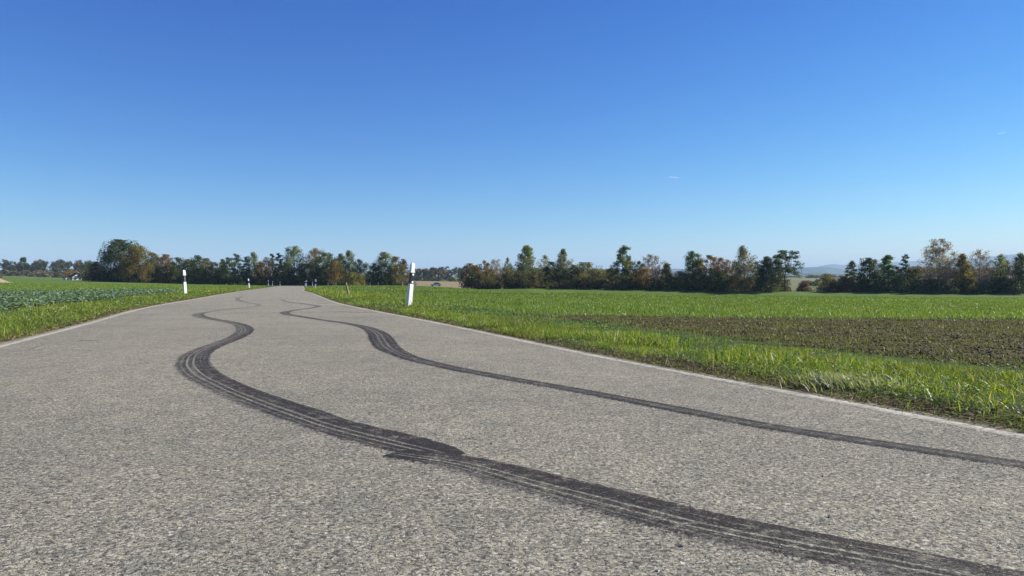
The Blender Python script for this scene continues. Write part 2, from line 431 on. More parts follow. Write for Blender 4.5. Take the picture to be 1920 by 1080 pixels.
def leaf_mat(name, trans, rough=.55, spec=.3):
    m, nt, bs, out = new_mat(name)
    at = node(nt, 'ShaderNodeAttribute', attribute_name='tint')
    geo = node(nt, 'ShaderNodeNewGeometry')
    nz = ramp(nt, noise(nt, geo.outputs['Position'], 3.0, 3).outputs['Fac'], [(.3, (.8,) * 3), (.7, (1.2,) * 3)]).outputs[0]
    c = mixc(nt, 1, at.outputs['Color'], nz, 'MULTIPLY')
    nt.links.new(c, bs.inputs['Base Color'])
    bs.inputs['Roughness'].default_value = rough; bs.inputs['Specular IOR Level'].default_value = spec
    tr = node(nt, 'ShaderNodeBsdfTranslucent'); nt.links.new(mixc(nt, 1, c, (1.25, 1.2, .55), 'MULTIPLY'), tr.inputs['Color'])
    mx = node(nt, 'ShaderNodeMixShader'); mx.inputs[0].default_value = trans
    nt.links.new(bs.outputs[0], mx.inputs[1]); nt.links.new(tr.outputs[0], mx.inputs[2]); nt.links.new(mx.outputs[0], out.inputs['Surface'])
    return m
M['grass'] = leaf_mat('grass_blades', .38, .48, .35)
M['leaf'] = leaf_mat('tree_leaves', .40, .6, .25)
M['crop'] = leaf_mat('crop_leaves', .25, .5, .35)

def simple(name, c1, c2, scale=8, rough=.7, spec=.4, bump=0.0, metal=0):
    m, nt, bs, _ = new_mat(name)
    tc = node(nt, 'ShaderNodeTexCoord')
    n = noise(nt, tc.outputs['Object'], scale, 4, .65)
    nt.links.new(ramp(nt, n.outputs['Fac'], [(.3, c1), (.7, c2)]).outputs[0], bs.inputs['Base Color'])
    bs.inputs['Roughness'].default_value = rough; bs.inputs['Specular IOR Level'].default_value = spec; bs.inputs['Metallic'].default_value = metal
    if bump:
        b = node(nt, 'ShaderNodeBump'); b.inputs['Strength'].default_value = bump; b.inputs['Distance'].default_value = .02
        nt.links.new(n.outputs['Fac'], b.inputs['Height']); nt.links.new(b.outputs[0], bs.inputs['Normal'])
    return m
M['white'] = simple('white_plastic', (.70, .70, .69), (.80, .80, .79), 6, .45)
M['black'] = simple('black_plastic', (.010, .011, .014), (.020, .021, .026), 9, .4)
M['reflector'] = simple('reflector_white', (.72, .73, .74), (.82, .82, .82), 60, .2, .6)
M['reflector_grey'] = simple('reflector_silver', (.13, .15, .18), (.20, .22, .25), 60, .25, .6)
M['wood'] = simple('weathered_wood', (.20, .16, .10), (.34, .28, .18), 14, .85, .2, .4)
M['bark'] = simple('bark', (.045, .038, .030), (.10, .085, .065), 5, .9, .15, .5)
M['bark_pale'] = simple('pale_bark', (.16, .15, .13), (.36, .34, .31), 3, .85, .2, .3)
M['wall'] = simple('white_render', (.70, .69, .66), (.80, .79, .76), 1.5, .85, .2)
M['roof'] = simple('dark_roof', (.018, .018, .022), (.045, .042, .042), 4, .8, .3)
M['roof_white'] = simple('white_sheet_roof', (.68, .69, .70), (.80, .80, .80), .6, .5, .4)
M['glass'] = simple('dark_glass', (.012, .014, .018), (.03, .035, .04), 2, .12, .6)
M['paint'] = simple('car_paint', (.62, .63, .64), (.70, .70, .71), 2, .25, .5)
M['tyre'] = simple('tyre', (.012, .012, .012), (.025, .025, .025), 20, .85, .2)
M['steel'] = simple('galvanised_steel', (.22, .23, .24), (.34, .35, .36), 10, .5, .4, 0, .6)
M['sand'] = simple('pale_earth', (.24, .20, .13), (.34, .28, .19), 2.2, .95, .1, .6)
M['logs'] = simple('dark_timber', (.030, .026, .022), (.075, .062, .048), 3, .9, .15, .6)
M['soil'] = leaf_mat('soil_clods_earth', .0, .95, .1)
M['twig'] = simple('twigs', (.10, .085, .07), (.19, .165, .14), 3, .9, .15)

# ------------------------------------------------------------------ ground sheet
a_front = np.linspace(-42, 42, 760); a_l = np.linspace(-180, -42, 40, endpoint=False); a_r = np.linspace(42, 180, 41)[1:-1]
ang = np.radians(np.concatenate([a_l, a_front, a_r]))
rad = [.25]
while rad[-1] < 23000: rad.append(rad[-1] * (1.014 if rad[-1] < 60 else 1.022 if rad[-1] < 400 else 1.05))
rad = np.array(rad)
AA, RR = np.meshgrid(ang, rad)
GX, GY = RR * np.sin(AA), RR * np.cos(AA)
out, side = np.full(GX.size, 50.0), np.ones(GX.size)
near = (RR.ravel() < 330)
o_, s_ = road_out(GX.ravel()[near], GY.ravel()[near]); out[near], side[near] = o_, s_
gx, gy, gr = GX.ravel(), GY.ravel(), RR.ravel()
gz = land(gx, gy)
dep = .05 + .0022 * np.minimum(gr, 300)
gz += np.where(out < 0, np.maximum(-dep, out * .14), 0)
bank = .012 + .026 * fbm(gx * 1.1, gy * 1.1, 3)
gz += np.where(out > 0, np.minimum(bank * sstep(0, .35, out), out * .14) * (1 - sstep(3, 8, out)), 0) * (gr < 120)

def zones(x, y, out, side):
    """base colour of the land"""
    n = np.full((len(x), 3), 0.0)
    fb = fbm(x * .8, y * .8, 11); fb2 = fbm(x * .12, y * .12, 21)
    right = side > 0
    u = 960 + F_PX * x / np.maximum(y, 1)
    field = np.array([.098, .160, .030]) * (.85 + .3 * fb2[:, None])
    n[:] = field
    lfield = np.array([.110, .170, .034]); n[~right] = lfield
    # verge turf
    v = 1 - sstep(2.2, 2.9, out + .8 * (fb - .5))
    n = n * (1 - v[:, None]) + np.array([.060, .095, .024]) * v[:, None]
    # bare earth along the asphalt
    e = (1 - sstep(.06, .34, out + .5 * (fb - .5)))
    n = n * (1 - e[:, None]) + np.array([.085, .062, .042]) * e[:, None]
    # tilled strip on the right
    s = sstep(2.2, 2.8, out + .8 * (fb - .5)) * (1 - sstep(14.6, 15.8, y + .9 * (fb - .5) - .03 * x)) * right * (y > -5) * sstep(.0, 1.0, x + 1.3 + (fb - .5) * 1.0)
    n = n * (1 - s[:, None]) + (np.array([.102, .086, .044]) * (.8 + .4 * fb[:, None])) * s[:, None]
    # leafy cover crop on the left
    c = (~right) * sstep(2.2, 2.7, out) * (1 - sstep(40, 43, y + x * .12)) * (y > 0)
    n = n * (1 - c[:, None]) + np.array([.045, .070, .045]) * c[:, None]
    # far country: stubble and meadows in strips
    far = (y > 330)
    st = vnoise(y * .011, x * .0012, 5)
    fc = np.where(st[:, None] > .62, np.array([.24, .20, .11]), np.where(st[:, None] > .42, np.array([.12, .17, .05]), np.array([.16, .18, .08])))
    n = np.where(far[:, None] & (u > 1150)[:, None], fc, n)
    tan = (y > 330) & (y < 800) & (u > 770) & (u < 1000)
    n = np.where(tan[:, None], np.array([.27, .215, .12]), n)
    return n, s, c
gcol, gs, gcv = zones(gx, gy, out, side)
gz += gs * (.05 * (fbm(gx * 3.2, gy * 3.2, 31) - .5)) 
nr, nc = GX.shape
idx = np.arange(nr * nc).reshape(nr, nc)
j2 = np.roll(idx, -1, axis=1)
quads = np.stack([idx[:-1], idx[1:], j2[1:], j2[:-1]], -1).reshape(-1, 4)[:, ::-1]
cz = len(gx)
verts = np.vstack([np.stack([gx, gy, gz], 1), [[0, 0, -.06]]])
tris = np.stack([np.full(nc, cz), j2[0], idx[0]], 1)[:, ::-1]
tag(np_mesh('ground', verts, quads, tris, M['ground'], cols=np.vstack([gcol, gcol[:1]]), smooth=True), kind='structure')

def surf(x, y, o=None):
    """top of the soil beside the asphalt"""
    x = np.asarray(x, float); y = np.asarray(y, float)
    if o is None: o, _ = road_out(x, y)
    b = (.012 + .026 * fbm(x * 1.1, y * 1.1, 3)) * sstep(0, .35, o); b = np.minimum(b, np.maximum(o, 0) * .14) * (1 - sstep(3, 8, o))
    return land(x, y) + np.where(np.hypot(x, y) < 120, b, 0)

# ------------------------------------------------------------------ road, painted lines, skid marks
def ribbon(name, A, B, across, lift, mat, strength=None, dip=False):
    """sheet between two polylines of equal length, `across` cells wide, following the land"""
    n = len(A); t = np.linspace(0, 1, across + 1)
    if dip: t[1], t[-2] = .09, .91
    X = A[:, None, 0] * (1 - t) + B[:, None, 0] * t; Y = A[:, None, 1] * (1 - t) + B[:, None, 1] * t
    Z = land(X.ravel(), Y.ravel()).reshape(X.shape) + lift * (1 + .04 * np.hypot(X, Y))
    if dip: Z[:, 0] -= lift + .0008; Z[:, -1] -= lift + .0008
    if dip: Z[0] -= lift + .0008; Z[-1] -= lift + .0008
    mid = .5 * (A + B); s = np.concatenate([[0], np.cumsum(np.linalg.norm(np.diff(mid, axis=0), axis=1))])
    uv = np.stack([np.broadcast_to(t, X.shape).ravel(), np.repeat(s, across + 1)], 1)
    i = np.arange(n * (across + 1)).reshape(n, across + 1)
    q = np.stack([i[:-1, :-1], i[:-1, 1:], i[1:, 1:], i[1:, :-1]], -1).reshape(-1, 4)
    cols = None if strength is None else np.repeat(np.repeat(strength[:, None], across + 1, 0).reshape(-1, 1), 3, 1)
    P = np.stack([X.ravel(), Y.ravel(), Z.ravel()], 1)
    a, b, c = P[q[0, 0]], P[q[0, 1]], P[q[0, 3]]
    if np.cross(b - a, c - a)[2] < 0: q = q[:, ::-1]
    return np_mesh(name, P, q, None, mat, cols=cols, uvs=uv, smooth=True)
def even(P, n):
    s = np.concatenate([[0], np.cumsum(np.linalg.norm(np.diff(P, axis=0), axis=1))]); t = np.linspace(0, s[-1], n)
    return np.stack([np.interp(t, s, P[:, 0]), np.interp(t, s, P[:, 1])], 1)
RA, LA = even(RE, 1400), even(LE, 1400)
road = ribbon('road', LA, RA, 24, 0.0, M['asphalt'])
road['kind'] = 'structure'
for nm, line, sgn, lab in (('edge_line', RIGHT, 1, 'worn cream painted line along the grass verge with the tilled strip'), ('edge_line', LEFT, -1, 'worn cream painted line along the verge beside the leafy blue green crop')):
    a, b = even(offs(line, -.052), 1400), even(offs(line, .052), 1400)
    tag(ribbon(nm, a, b, 3, .002, M['line'], dip=True), lab, 'road marking', 'painted edge lines of the road')

def skid(px, name, label, mat, step=.03, lift=.0025):
    """px rows: photo column, photo row, width in metres, strength"""
    W = np.array([np.concatenate([spot(r[0], r[1]), r[2:]]) for r in px])
    S = spline(W, 14)
    s = np.concatenate([[0], np.cumsum(np.linalg.norm(np.diff(S[:, :2], axis=0), axis=1))])
    n = int(s[-1] / step); t = np.linspace(0, s[-1], n)
    S = np.stack([np.interp(t, s, S[:, k]) for k in range(4)], 1)
    for k in range(4):
        for _ in range(6): S[1:-1, k] = .25 * S[:-2, k] + .5 * S[1:-1, k] + .25 * S[2:, k]
    T = np.gradient(S[:, :2], axis=0); T /= np.linalg.norm(T, axis=1)[:, None]
    N = np.stack([T[:, 1], -T[:, 0]], 1); hw = S[:, 2:3] * .5
    o = ribbon(name, S[:, :2] - N * hw, S[:, :2] + N * hw, 6, lift, mat, np.clip(S[:, 3] ** .8, 0, 2.2), dip=True)
    return tag(o, label, 'skid mark', 'tyre skid marks on the road')
SKID_A = [(468, 551, .14, 0), (450, 557, .16, .25), (446, 561.5, .17, .4), (456, 565.5, .15, .4), (475, 569.5, .14, .35), (486, 572.8, .13, .4), (470, 576, .12, .4), (440, 579, .12, .5), (405, 583, .13, .55), (379, 587, .19, .6), (371, 590, .24, .65), (377, 594, .24, .7), (398, 598.5, .20, .75), (422, 602.5, .19, .8), (446, 608, .21, .85), (458, 615, .24, .85), (458, 622, .24, .88), (446, 631, .22, .9), (422, 641, .21, .9), (395, 651, .22, .9), (371, 663, .25, .92), (362, 675, .27, .92), (364, 688, .28, .92), (380, 703, .27, .93), (412, 720, .26, .95), (460, 741, .26, .97), (520, 763, .27, .98), (575, 782, .28, 1.0), (590, 788, .245, .85), (606, 793, .26, .92), (650, 806, .27, .98), (715, 822, .28, 1.0), (760, 833.5, .265, 1.3), (800, 843, .235, 1.75), (830, 850.5, .19, 2.1), (852, 856.5, .12, 2.0)]
SKID_N = [(733, 849.5, .13, 2.0), (752, 852.5, .16, 1.9), (788, 857, .18, 1.5), (825, 862, .18, .8), (870, 869, .20, .85), (920, 881, .22, .9), (985, 900, .24, .95), (1090, 927, .25, .98), (1200, 955, .25, 1), (1290, 979, .25, 1), (1447, 1012, .24, 1), (1613, 1043, .23, .95), (1780, 1075, .22, .95), (1900, 1099, .22, .9), (2040, 1128, .22, .9)]
SKID_B = [(527, 560, .12, 0), (531, 563, .13, .3), (540, 566, .13, .45), (566, 569.3, .13, .5), (588, 572.3, .14, .55), (597, 575.2, .14, .6), (582, 578, .14, .62), (552, 582, .16, .65), (534, 586, .20, .7), (541, 590, .19, .75), (567, 594, .15, .75), (600, 599.5, .14, .75), (650, 606.5, .15, .8), (688, 615, .20, .85), (708, 626, .27, .9), (717, 639, .29, .9), (727, 652, .26, .9), (750, 664, .21, .9), (778, 674, .19, .92), (847, 690, .17, .92), (947, 709, .16, .95), (1080, 732, .15, .97), (1160, 747, .15, 1), (1250, 764, .155, 1), (1375, 788, .15, 1), (1450, 802, .15, 1), (1613, 827, .14, 1), (1780, 852, .14, 1), (1913, 872, .14, 1), (2100, 900, .14, 1)]
skid(SKID_A, 'skid_mark', 'broad dark snaking tyre mark with the widest bends, ending in a black blot', M['rubber_a'])
skid(SKID_N, 'skid_mark', 'broad dark tyre mark running from the black blot to the bottom edge', M['rubber_a'], lift=.0036)
skid(SKID_B, 'skid_mark', 'narrower dark snaking tyre mark lying between the broad one and the tilled strip', M['rubber_b'])
skid([(604, 583.2, .05, 0), (625, 583.8, .06, .5), (665, 585.3, .06, .6), (700, 586.8, .05, .5), (716, 587.4, .05, 0)], 'skid_mark', 'short faint straight scuff crossing towards the line before the large post', M['rubber_b'])
skid([(60, 655, .05, 0), (75, 650, .06, .26), (92, 648, .06, .24), (112, 648, .05, 0)], 'skid_mark', 'faint pale curved scuff close to the line beside the leafy crop', M['rubber_b'])
skid([(150, 638.6, .05, 0), (162, 638.8, .05, .4), (176, 639.0, .05, .4), (190, 638.6, .05, 0)], 'skid_mark', 'tiny dark dash of rubber near the leafy crop side of the lane', M['rubber_b'])

# ------------------------------------------------------------------ grass and crops
def blades(name, P, h, w, cols, mat, label, cat, lean=.5, curl=.5, az=None, squash=1.0):
    """n curved blades, three cross sections each, ONE mesh"""
    n = len(P); th = rng.uniform(0, 2 * np.pi, n) if az is None else az
    ln = np.abs(rng.normal(.25 * (lean > .3), lean, n)) ; dx, dy = np.cos(th), np.sin(th)
    fa = rng.uniform(0, 2 * np.pi, n); wx, wy = np.cos(fa), np.sin(fa)
    V = np.zeros((n, 6, 3), np.float32); C = np.zeros((n, 6, 3), np.float32)
    for k, (t, ww) in enumerate(((0, .9), (.55, 1.0), (1.0, .18))):
        off = h * ln * (t * .6 + curl * t * t); zz = squash * h * t * np.maximum(.25, 1 - .35 * ln * t)
        for s in (0, 1):
            q = (s - .5) * w * ww
            V[:, 2 * k + s, 0] = P[:, 0] + dx * off + wx * q
            V[:, 2 * k + s, 1] = P[:, 1] + dy * off + wy * q
            V[:, 2 * k + s, 2] = P[:, 2] + zz - .004
            C[:, 2 * k + s] = cols
    b = (np.arange(n) * 6)[:, None]
    Q = np.concatenate([b + np.array([[0, 1, 3, 2]]), b + np.array([[2, 3, 5, 4]])])
    return tag(np_mesh(name, V.reshape(-1, 3), Q, None, mat, cols=C.reshape(-1, 3), smooth=True), label, cat, kind='stuff')

def along(line, n, sgn, tmin, tmax, dmin, dmax, pw=1.0):
    """n random points beside an asphalt edge; more of them near the camera"""
    s = np.linalg.norm(np.diff(line, axis=0), axis=1); c = .5 * (line[1:] + line[:-1]); r = np.hypot(c[:, 0], c[:, 1])
    wgt = s * ((r > dmin) & (r < dmax) & (c[:, 1] > 0)) / np.maximum(r, 2.5) ** pw
    i = rng.choice(len(c), n, p=wgt / wgt.sum()); f = rng.random(n)[:, None]
    p = line[i] * (1 - f) + line[i + 1] * f; d = line[i + 1] - line[i]; d /= np.linalg.norm(d, axis=1)[:, None]
    t = rng.uniform(tmin, tmax, n)
    q = p + np.stack([d[:, 1], -d[:, 0]], 1) * sgn * t[:, None]
    return q[:, 0], q[:, 1], t

GREENS = np.array([(.18, .27, .018), (.23, .32, .024), (.11, .19, .018), (.34, .38, .08), (.11, .19, .04)])
STRAW = np.array([(.34, .28, .14), (.26, .20, .10), (.40, .35, .20)])
def grass_cols(n, dry, dark=1.0):
    c = GREENS[rng.integers(0, len(GREENS), n)] * rng.uniform(.7, 1.25, (n, 1)) * dark
    d = rng.random(n) < dry
    c[d] = STRAW[rng.integers(0, 3, d.sum())] * rng.uniform(.6, 1.1, (d.sum(), 1))
    return c

def verge(line, sgn, n, dmin, dmax, tmax, label, name, hbase=.040):
    x, y, t = along(line, n, sgn, .04, tmax, dmin, dmax, 1.0)
    r = np.hypot(x, y)
    clump = fbm(x * 1.6, y * 1.6, 41); tuft = fbm(x * .55, y * .55, 51)
    edge = sstep(-.02, .30, t + .38 * (clump - .5)); outer = 1 - sstep(tmax - .9, tmax, t + .9 * (tuft - .5))
    tips = rng.random(n)
    keep = rng.random(n) < (.42 + .58 * edge) * (.10 + .90 * outer) * (.12 + .88 * sstep(.34, .52, clump)) * (.5 + .5 * sstep(.3, .55, fbm(x * 5, y * 5, 43)))
    x, y, t, r, clump, tuft, edge, outer = [a[keep] for a in (x, y, t, r, clump, tuft, edge, outer)]
    n = len(x)
    h = hbase * (.35 + 1.0 * sstep(.4, .75, tuft) + .7 * clump) * rng.uniform(.4, 1.35, n) * (.42 + .58 * edge) * (.35 + .65 * outer)
    w = np.maximum(.0032, .00046 * r) * rng.uniform(.7, 1.5, n)
    z = surf(x, y, t)
    c = grass_cols(n, .06) * (.75 + .5 * vnoise(x * .9, y * .9, 61))[:, None]
    dry = rng.random(n) < .30 * (1 - edge) + .03
    c[dry] = STRAW[rng.integers(0, 3, dry.sum())] * rng.uniform(.5, 1.1, (dry.sum(), 1))
    return blades(name, np.stack([x, y, z], 1), h, w, c, M['grass'], label, 'grass', .95, .9)
verge(RE, 1, 400000, 1.5, 26, 2.35, 'rough green verge grass with straw between the lane and the tilled strip', 'verge_grass')
verge(RE, 1, 90000, 26, 110, 3.3, 'distant verge grass along the bend beyond the large post', 'verge_grass', .11)
verge(LE, -1, 130000, 5, 110, 2.7, 'green verge grass between the lane and the leafy blue green crop', 'verge_grass', .062)

# low weeds: small broad leaves among the grass, and brown litter along the asphalt
def broad(name, x, y, z, L, c, label, cat, mat):
    n = len(x); th = rng.uniform(0, 6.28, n); ti = rng.uniform(-.3, 1.0, n)
    D = np.column_stack([np.cos(th) * np.cos(ti), np.sin(th) * np.cos(ti), np.sin(ti)]); Wv = np.column_stack([-np.sin(th), np.cos(th), rng.uniform(-.6, .6, n)]); base = np.column_stack([x, y, z])
    V = np.zeros((n, 6, 3))
    for i, (t, w) in enumerate(((0, 0), (.35, .3), (.75, .26), (1, 0), (.75, -.26), (.35, -.3))):
        V[:, i] = base + D * (L * t)[:, None] + Wv * (L * w)[:, None] - np.array([0, 0, 1]) * (L * .3 * t * t)[:, None]
    b = (np.arange(n) * 6)[:, None]
    Q = np.concatenate([b + np.array([[0, 1, 2, 5]]), b + np.array([[5, 2, 3, 4]])])
    return tag(np_mesh(name, V.reshape(-1, 3), Q, None, mat, cols=np.repeat(c, 6, 0)), label, cat, kind='stuff')
def weeds(line, sgn, n, tmax, label):
    x, y, t = along(line, n, sgn, .1, tmax, 1.5, 40, 1.2)
    k = fbm(x * 2.2, y * 2.2, 47) > .50; x, y, t = x[k], y[k], t[k]; n = len(x); r = np.hypot(x, y)
    c = np.array([.13, .22, .04]) * rng.uniform(.5, 1.5, (n, 1)); w = rng.random(n) < .05; c[w] = np.array([.42, .42, .30]) * rng.uniform(.7, 1.2, (w.sum(), 1))
    broad('verge_weeds', x, y, surf(x, y, t) + rng.uniform(.005, .05, n), np.maximum(.012, .0016 * r) * rng.uniform(.7, 1.8, n), c, label, 'weeds', M['crop'])
weeds(RE, 1, 42000, 2.4, 'small broad leaves of clover and weeds in the verge by the tilled strip')
weeds(LE, -1, 22000, 2.4, 'small broad leaves of weeds in the verge by the leafy crop')
def litter(line, sgn, n, label):
    x, y, t = along(line, n, sgn, -.03, .34, 1.5, 60, 1.1); k = rng.random(n) < (1 - t / .40) * (.35 + fbm(x * 1.5, y * 1.5, 57)); x, y, t = x[k], y[k], t[k]; n = len(x); r = np.hypot(x, y)
    c = np.where(rng.random((n, 1)) < .3, np.array([.30, .24, .14]), np.array([.17, .125, .070])) * rng.uniform(.5, 1.4, (n, 1))
    gsel = rng.random(n) < .35; c[gsel] = GREENS[rng.integers(0, 5, gsel.sum())] * rng.uniform(.5, 1, (gsel.sum(), 1))
    blades('verge_litter', np.column_stack([x, y, surf(x, y, t) + .006]), rng.uniform(.02, .065, n), np.maximum(.0045, .0006 * r) * rng.uniform(.7, 1.6, n), c, M['soil'], label, 'grass litter', 1.6, .5, None, .4)
litter(RE, 1, 38000, 'dead brown grass litter where the verge by the tilled strip meets the asphalt')
litter(LE, -1, 50000, 'dead brown grass litter where the verge by the leafy crop meets the asphalt')

# tall tufts leaning over the lane edge
def tufts():
    P, H, Wd, C, A = [], [], [], [], []
    for (px, py, k, hh, sp, tone) in ((1215, 652, 300, .17, .22, 0), (1250, 655, 180, .14, .2, 0), (1590, 730, 420, .085, .15, 1), (1560, 724, 160, .07, .1, 1), (1800, 735, 120, .07, .2, 0), (1900, 770, 140, .075, .22, 0), (1480, 690, 260, .12, .22, 0), (1380, 680, 160, .10, .25, 0), (1120, 640, 150, .11, .2, 0), (95, 583, 60, .26, .3, 2), (140, 578, 40, .20, .4, 2), (40, 600, 120, .20, .4, 0), (760, 573, 160, .16, .35, 0), (790, 576, 140, .15, .4, 0)):
        x, y = spot(px, py)
        q = np.stack([x + rng.normal(0, sp, k), y + rng.normal(0, sp * .8, k)], 1)
        P.append(np.column_stack([q, surf(q[:, 0], q[:, 1])])); H.append(hh * rng.uniform(.5, 1.1, k)); Wd.append(np.maximum(.005, .0005 * y) * rng.uniform(.8, 1.6, k))
        g = grass_cols(k, .08)
        if tone == 1: g = np.array([.26, .30, .17]) * rng.uniform(.6, 1.3, (k, 1))
        if tone == 2: g = np.array([.24, .28, .06]) * rng.uniform(.5, 1.3, (k, 1))
        C.append(g); A.append(rng.normal(math.pi, .7, k) if tone == 1 else rng.uniform(0, 6.28, k))
    blades('grass_tufts', np.vstack(P), np.concatenate(H), np.concatenate(Wd), np.vstack(C), M['grass'], 'long tufts of grass standing out of the verges', 'grass', .7, .8, np.concatenate(A))
tufts()

def stalks():
    x, y, t = along(RE, 900, 1, .15, 2.2, 2.5, 22, .6); x2, y2, t2 = along(LE, 500, -1, .15, 2.4, 7, 30, .6)
    x, y, t = np.concatenate([x, x2]), np.concatenate([y, y2]), np.concatenate([t, t2]); k = fbm(x * .7, y * .7, 101) > .47; x, y, t = x[k], y[k], t[k]; n = len(x)
    c = np.where(rng.random((n, 1)) < .55, np.array([.42, .37, .22]), np.array([.30, .36, .12])) * rng.uniform(.6, 1.25, (n, 1))
    blades('dry_stalks', np.column_stack([x, y, surf(x, y, t)]), rng.uniform(.06, .17, n), np.maximum(.003, .0004 * np.hypot(x, y)), c, M['grass'], 'thin dry stalks standing here and there in the verges', 'grass', .6, .6)
stalks()

def scatter(n, u0, u1, d0, d1, p=1.0):
    """random points in a wedge of land seen from the road, d distances"""
    r = rng.random(n)
    d = (d0 ** (2 - p) + r * (d1 ** (2 - p) - d0 ** (2 - p))) ** (1 / (2 - p)) if p != 2 else d0 * (d1 / d0) ** r
    u = rng.uniform(u0, u1, n)
    return (u - 960) / F_PX * d, d

def field_crop(n, d0, d1, name, label, hh, kw, p=1.5):
    x, y = scatter(n, 560, 2050, d0, d1, p)
    o, s = road_out(x, y); fb = fbm(x * .8, y * .8, 11)
    soil = sstep(2.2, 2.8, o + .8 * (fb - .5)) * (1 - sstep(14.6, 15.8, y + .9 * (fb - .5) - .03 * x)) * sstep(.0, 1.0, x + 1.3 + (fb - .5))
    keep = (o > 2.6) & (s > 0) & (rng.random(n) > soil) & (rng.random(n) < .45 + .55 * sstep(.3, .55, fbm(x * .5, y * .5, 71)))
    x, y = x[keep], y[keep]; n = len(x)
    h = hh * rng.uniform(.5, 1.25, n) * (.7 + .6 * vnoise(x * .35, y * .35, 73)); w = kw * y * rng.uniform(.7, 1.4, n)
    c = np.array([.138, .212, .042]) * rng.uniform(.65, 1.3, (n, 1)) * (.72 + .5 * fbm(x * .03, y * .08, 75) + .12 * vnoise(x * .3, y * .3, 76))[:, None]
    yl = rng.random(n) < .04; c[yl] = np.array([.30, .30, .08]) * rng.uniform(.6, 1.2, (yl.sum(), 1))
    return blades(name, np.column_stack([x, y, surf(x, y)]), h, w, c, M['grass'], label, 'field crop', .5, .5)
field_crop(200000, 11, 45, 'field_grass', 'young green cereal growing beyond the tilled strip', .075, .0006)
field_crop(120000, 45, 150, 'field_grass', 'far part of the green field running towards the tree row', .09, .0008)

field_crop(110000, 150, 237, 'field_grass', 'farthest part of the green field below the grassy bank', .10, .0009, 1.0)

# left bright field behind the cover crop
def left_field():
    n = 70000
    x, y = scatter(n, -60, 560, 40, 150, 1.6); o, s = road_out(x, y)
    k = (s < 0) & (o > 2.6) & ((y + x * .12) > 41); x, y = x[k], y[k]; n = len(x)
    c = np.array([.165, .245, .045]) * rng.uniform(.7, 1.25, (n, 1))
    blades('field_grass', np.column_stack([x, y, surf(x, y)]), .08 * rng.uniform(.5, 1.2, n), .0008 * y * rng.uniform(.7, 1.4, n), c, M['grass'], 'short bright grass behind the leafy crop and the left post', 'field crop', .5, .5)
left_field()

# blue green leafy crop on the left: broad leaves on short stalks
def leafy():
    n = 76000
    x, y = scatter(n, -80, 420, 15, 47, 1.6); o, s = road_out(x, y)
    k = (s < 0) & (o > 2.3 + .5 * rng.random(n)) & ((y + x * .12) < 41.5); x, y = x[k], y[k]; n = len(x)
    L = rng.uniform(.05, .12, n); z = surf(x, y) + rng.uniform(.03, .15, n) * (.6 + .8 * vnoise(x * .9, y * .9, 81)); th = rng.uniform(0, 6.28, n); ti = rng.uniform(-.3, .9, n)
    dx, dy, dz = np.cos(th) * np.cos(ti), np.sin(th) * np.cos(ti), np.sin(ti); wx, wy = -np.sin(th), np.cos(th)
    V = np.zeros((n, 6, 3)); base = np.column_stack([x, y, z])
    D = np.column_stack([dx, dy, dz]); Wv = np.column_stack([wx, wy, rng.uniform(-.4, .4, n)])
    for i, (t, w) in enumerate(((0, 0), (.35, .3), (.75, .26), (1, 0), (.75, -.26), (.35, -.3))):
        V[:, i] = base + D * (L * t)[:, None] + Wv * (L * w)[:, None] - np.array([0, 0, 1]) * (L * .25 * t * t)[:, None]
    b = (np.arange(n) * 6)[:, None]
    Q = np.concatenate([b + np.array([[0, 1, 2, 5]]), b + np.array([[5, 2, 3, 4]])])
    c = np.array([.165, .245, .135]) * rng.uniform(.55, 1.5, (n, 1)); yl = rng.random(n) < .10
    c[yl] = np.array([.14, .20, .05]) * rng.uniform(.7, 1.3, (yl.sum(), 1))
    tag(np_mesh('leafy_crop', V.reshape(-1, 3), Q, None, M['crop'], cols=np.repeat(c, 6, 0)), 'blue green leafy cover crop in the field left of the lane', 'field crop', kind='stuff')
leafy()

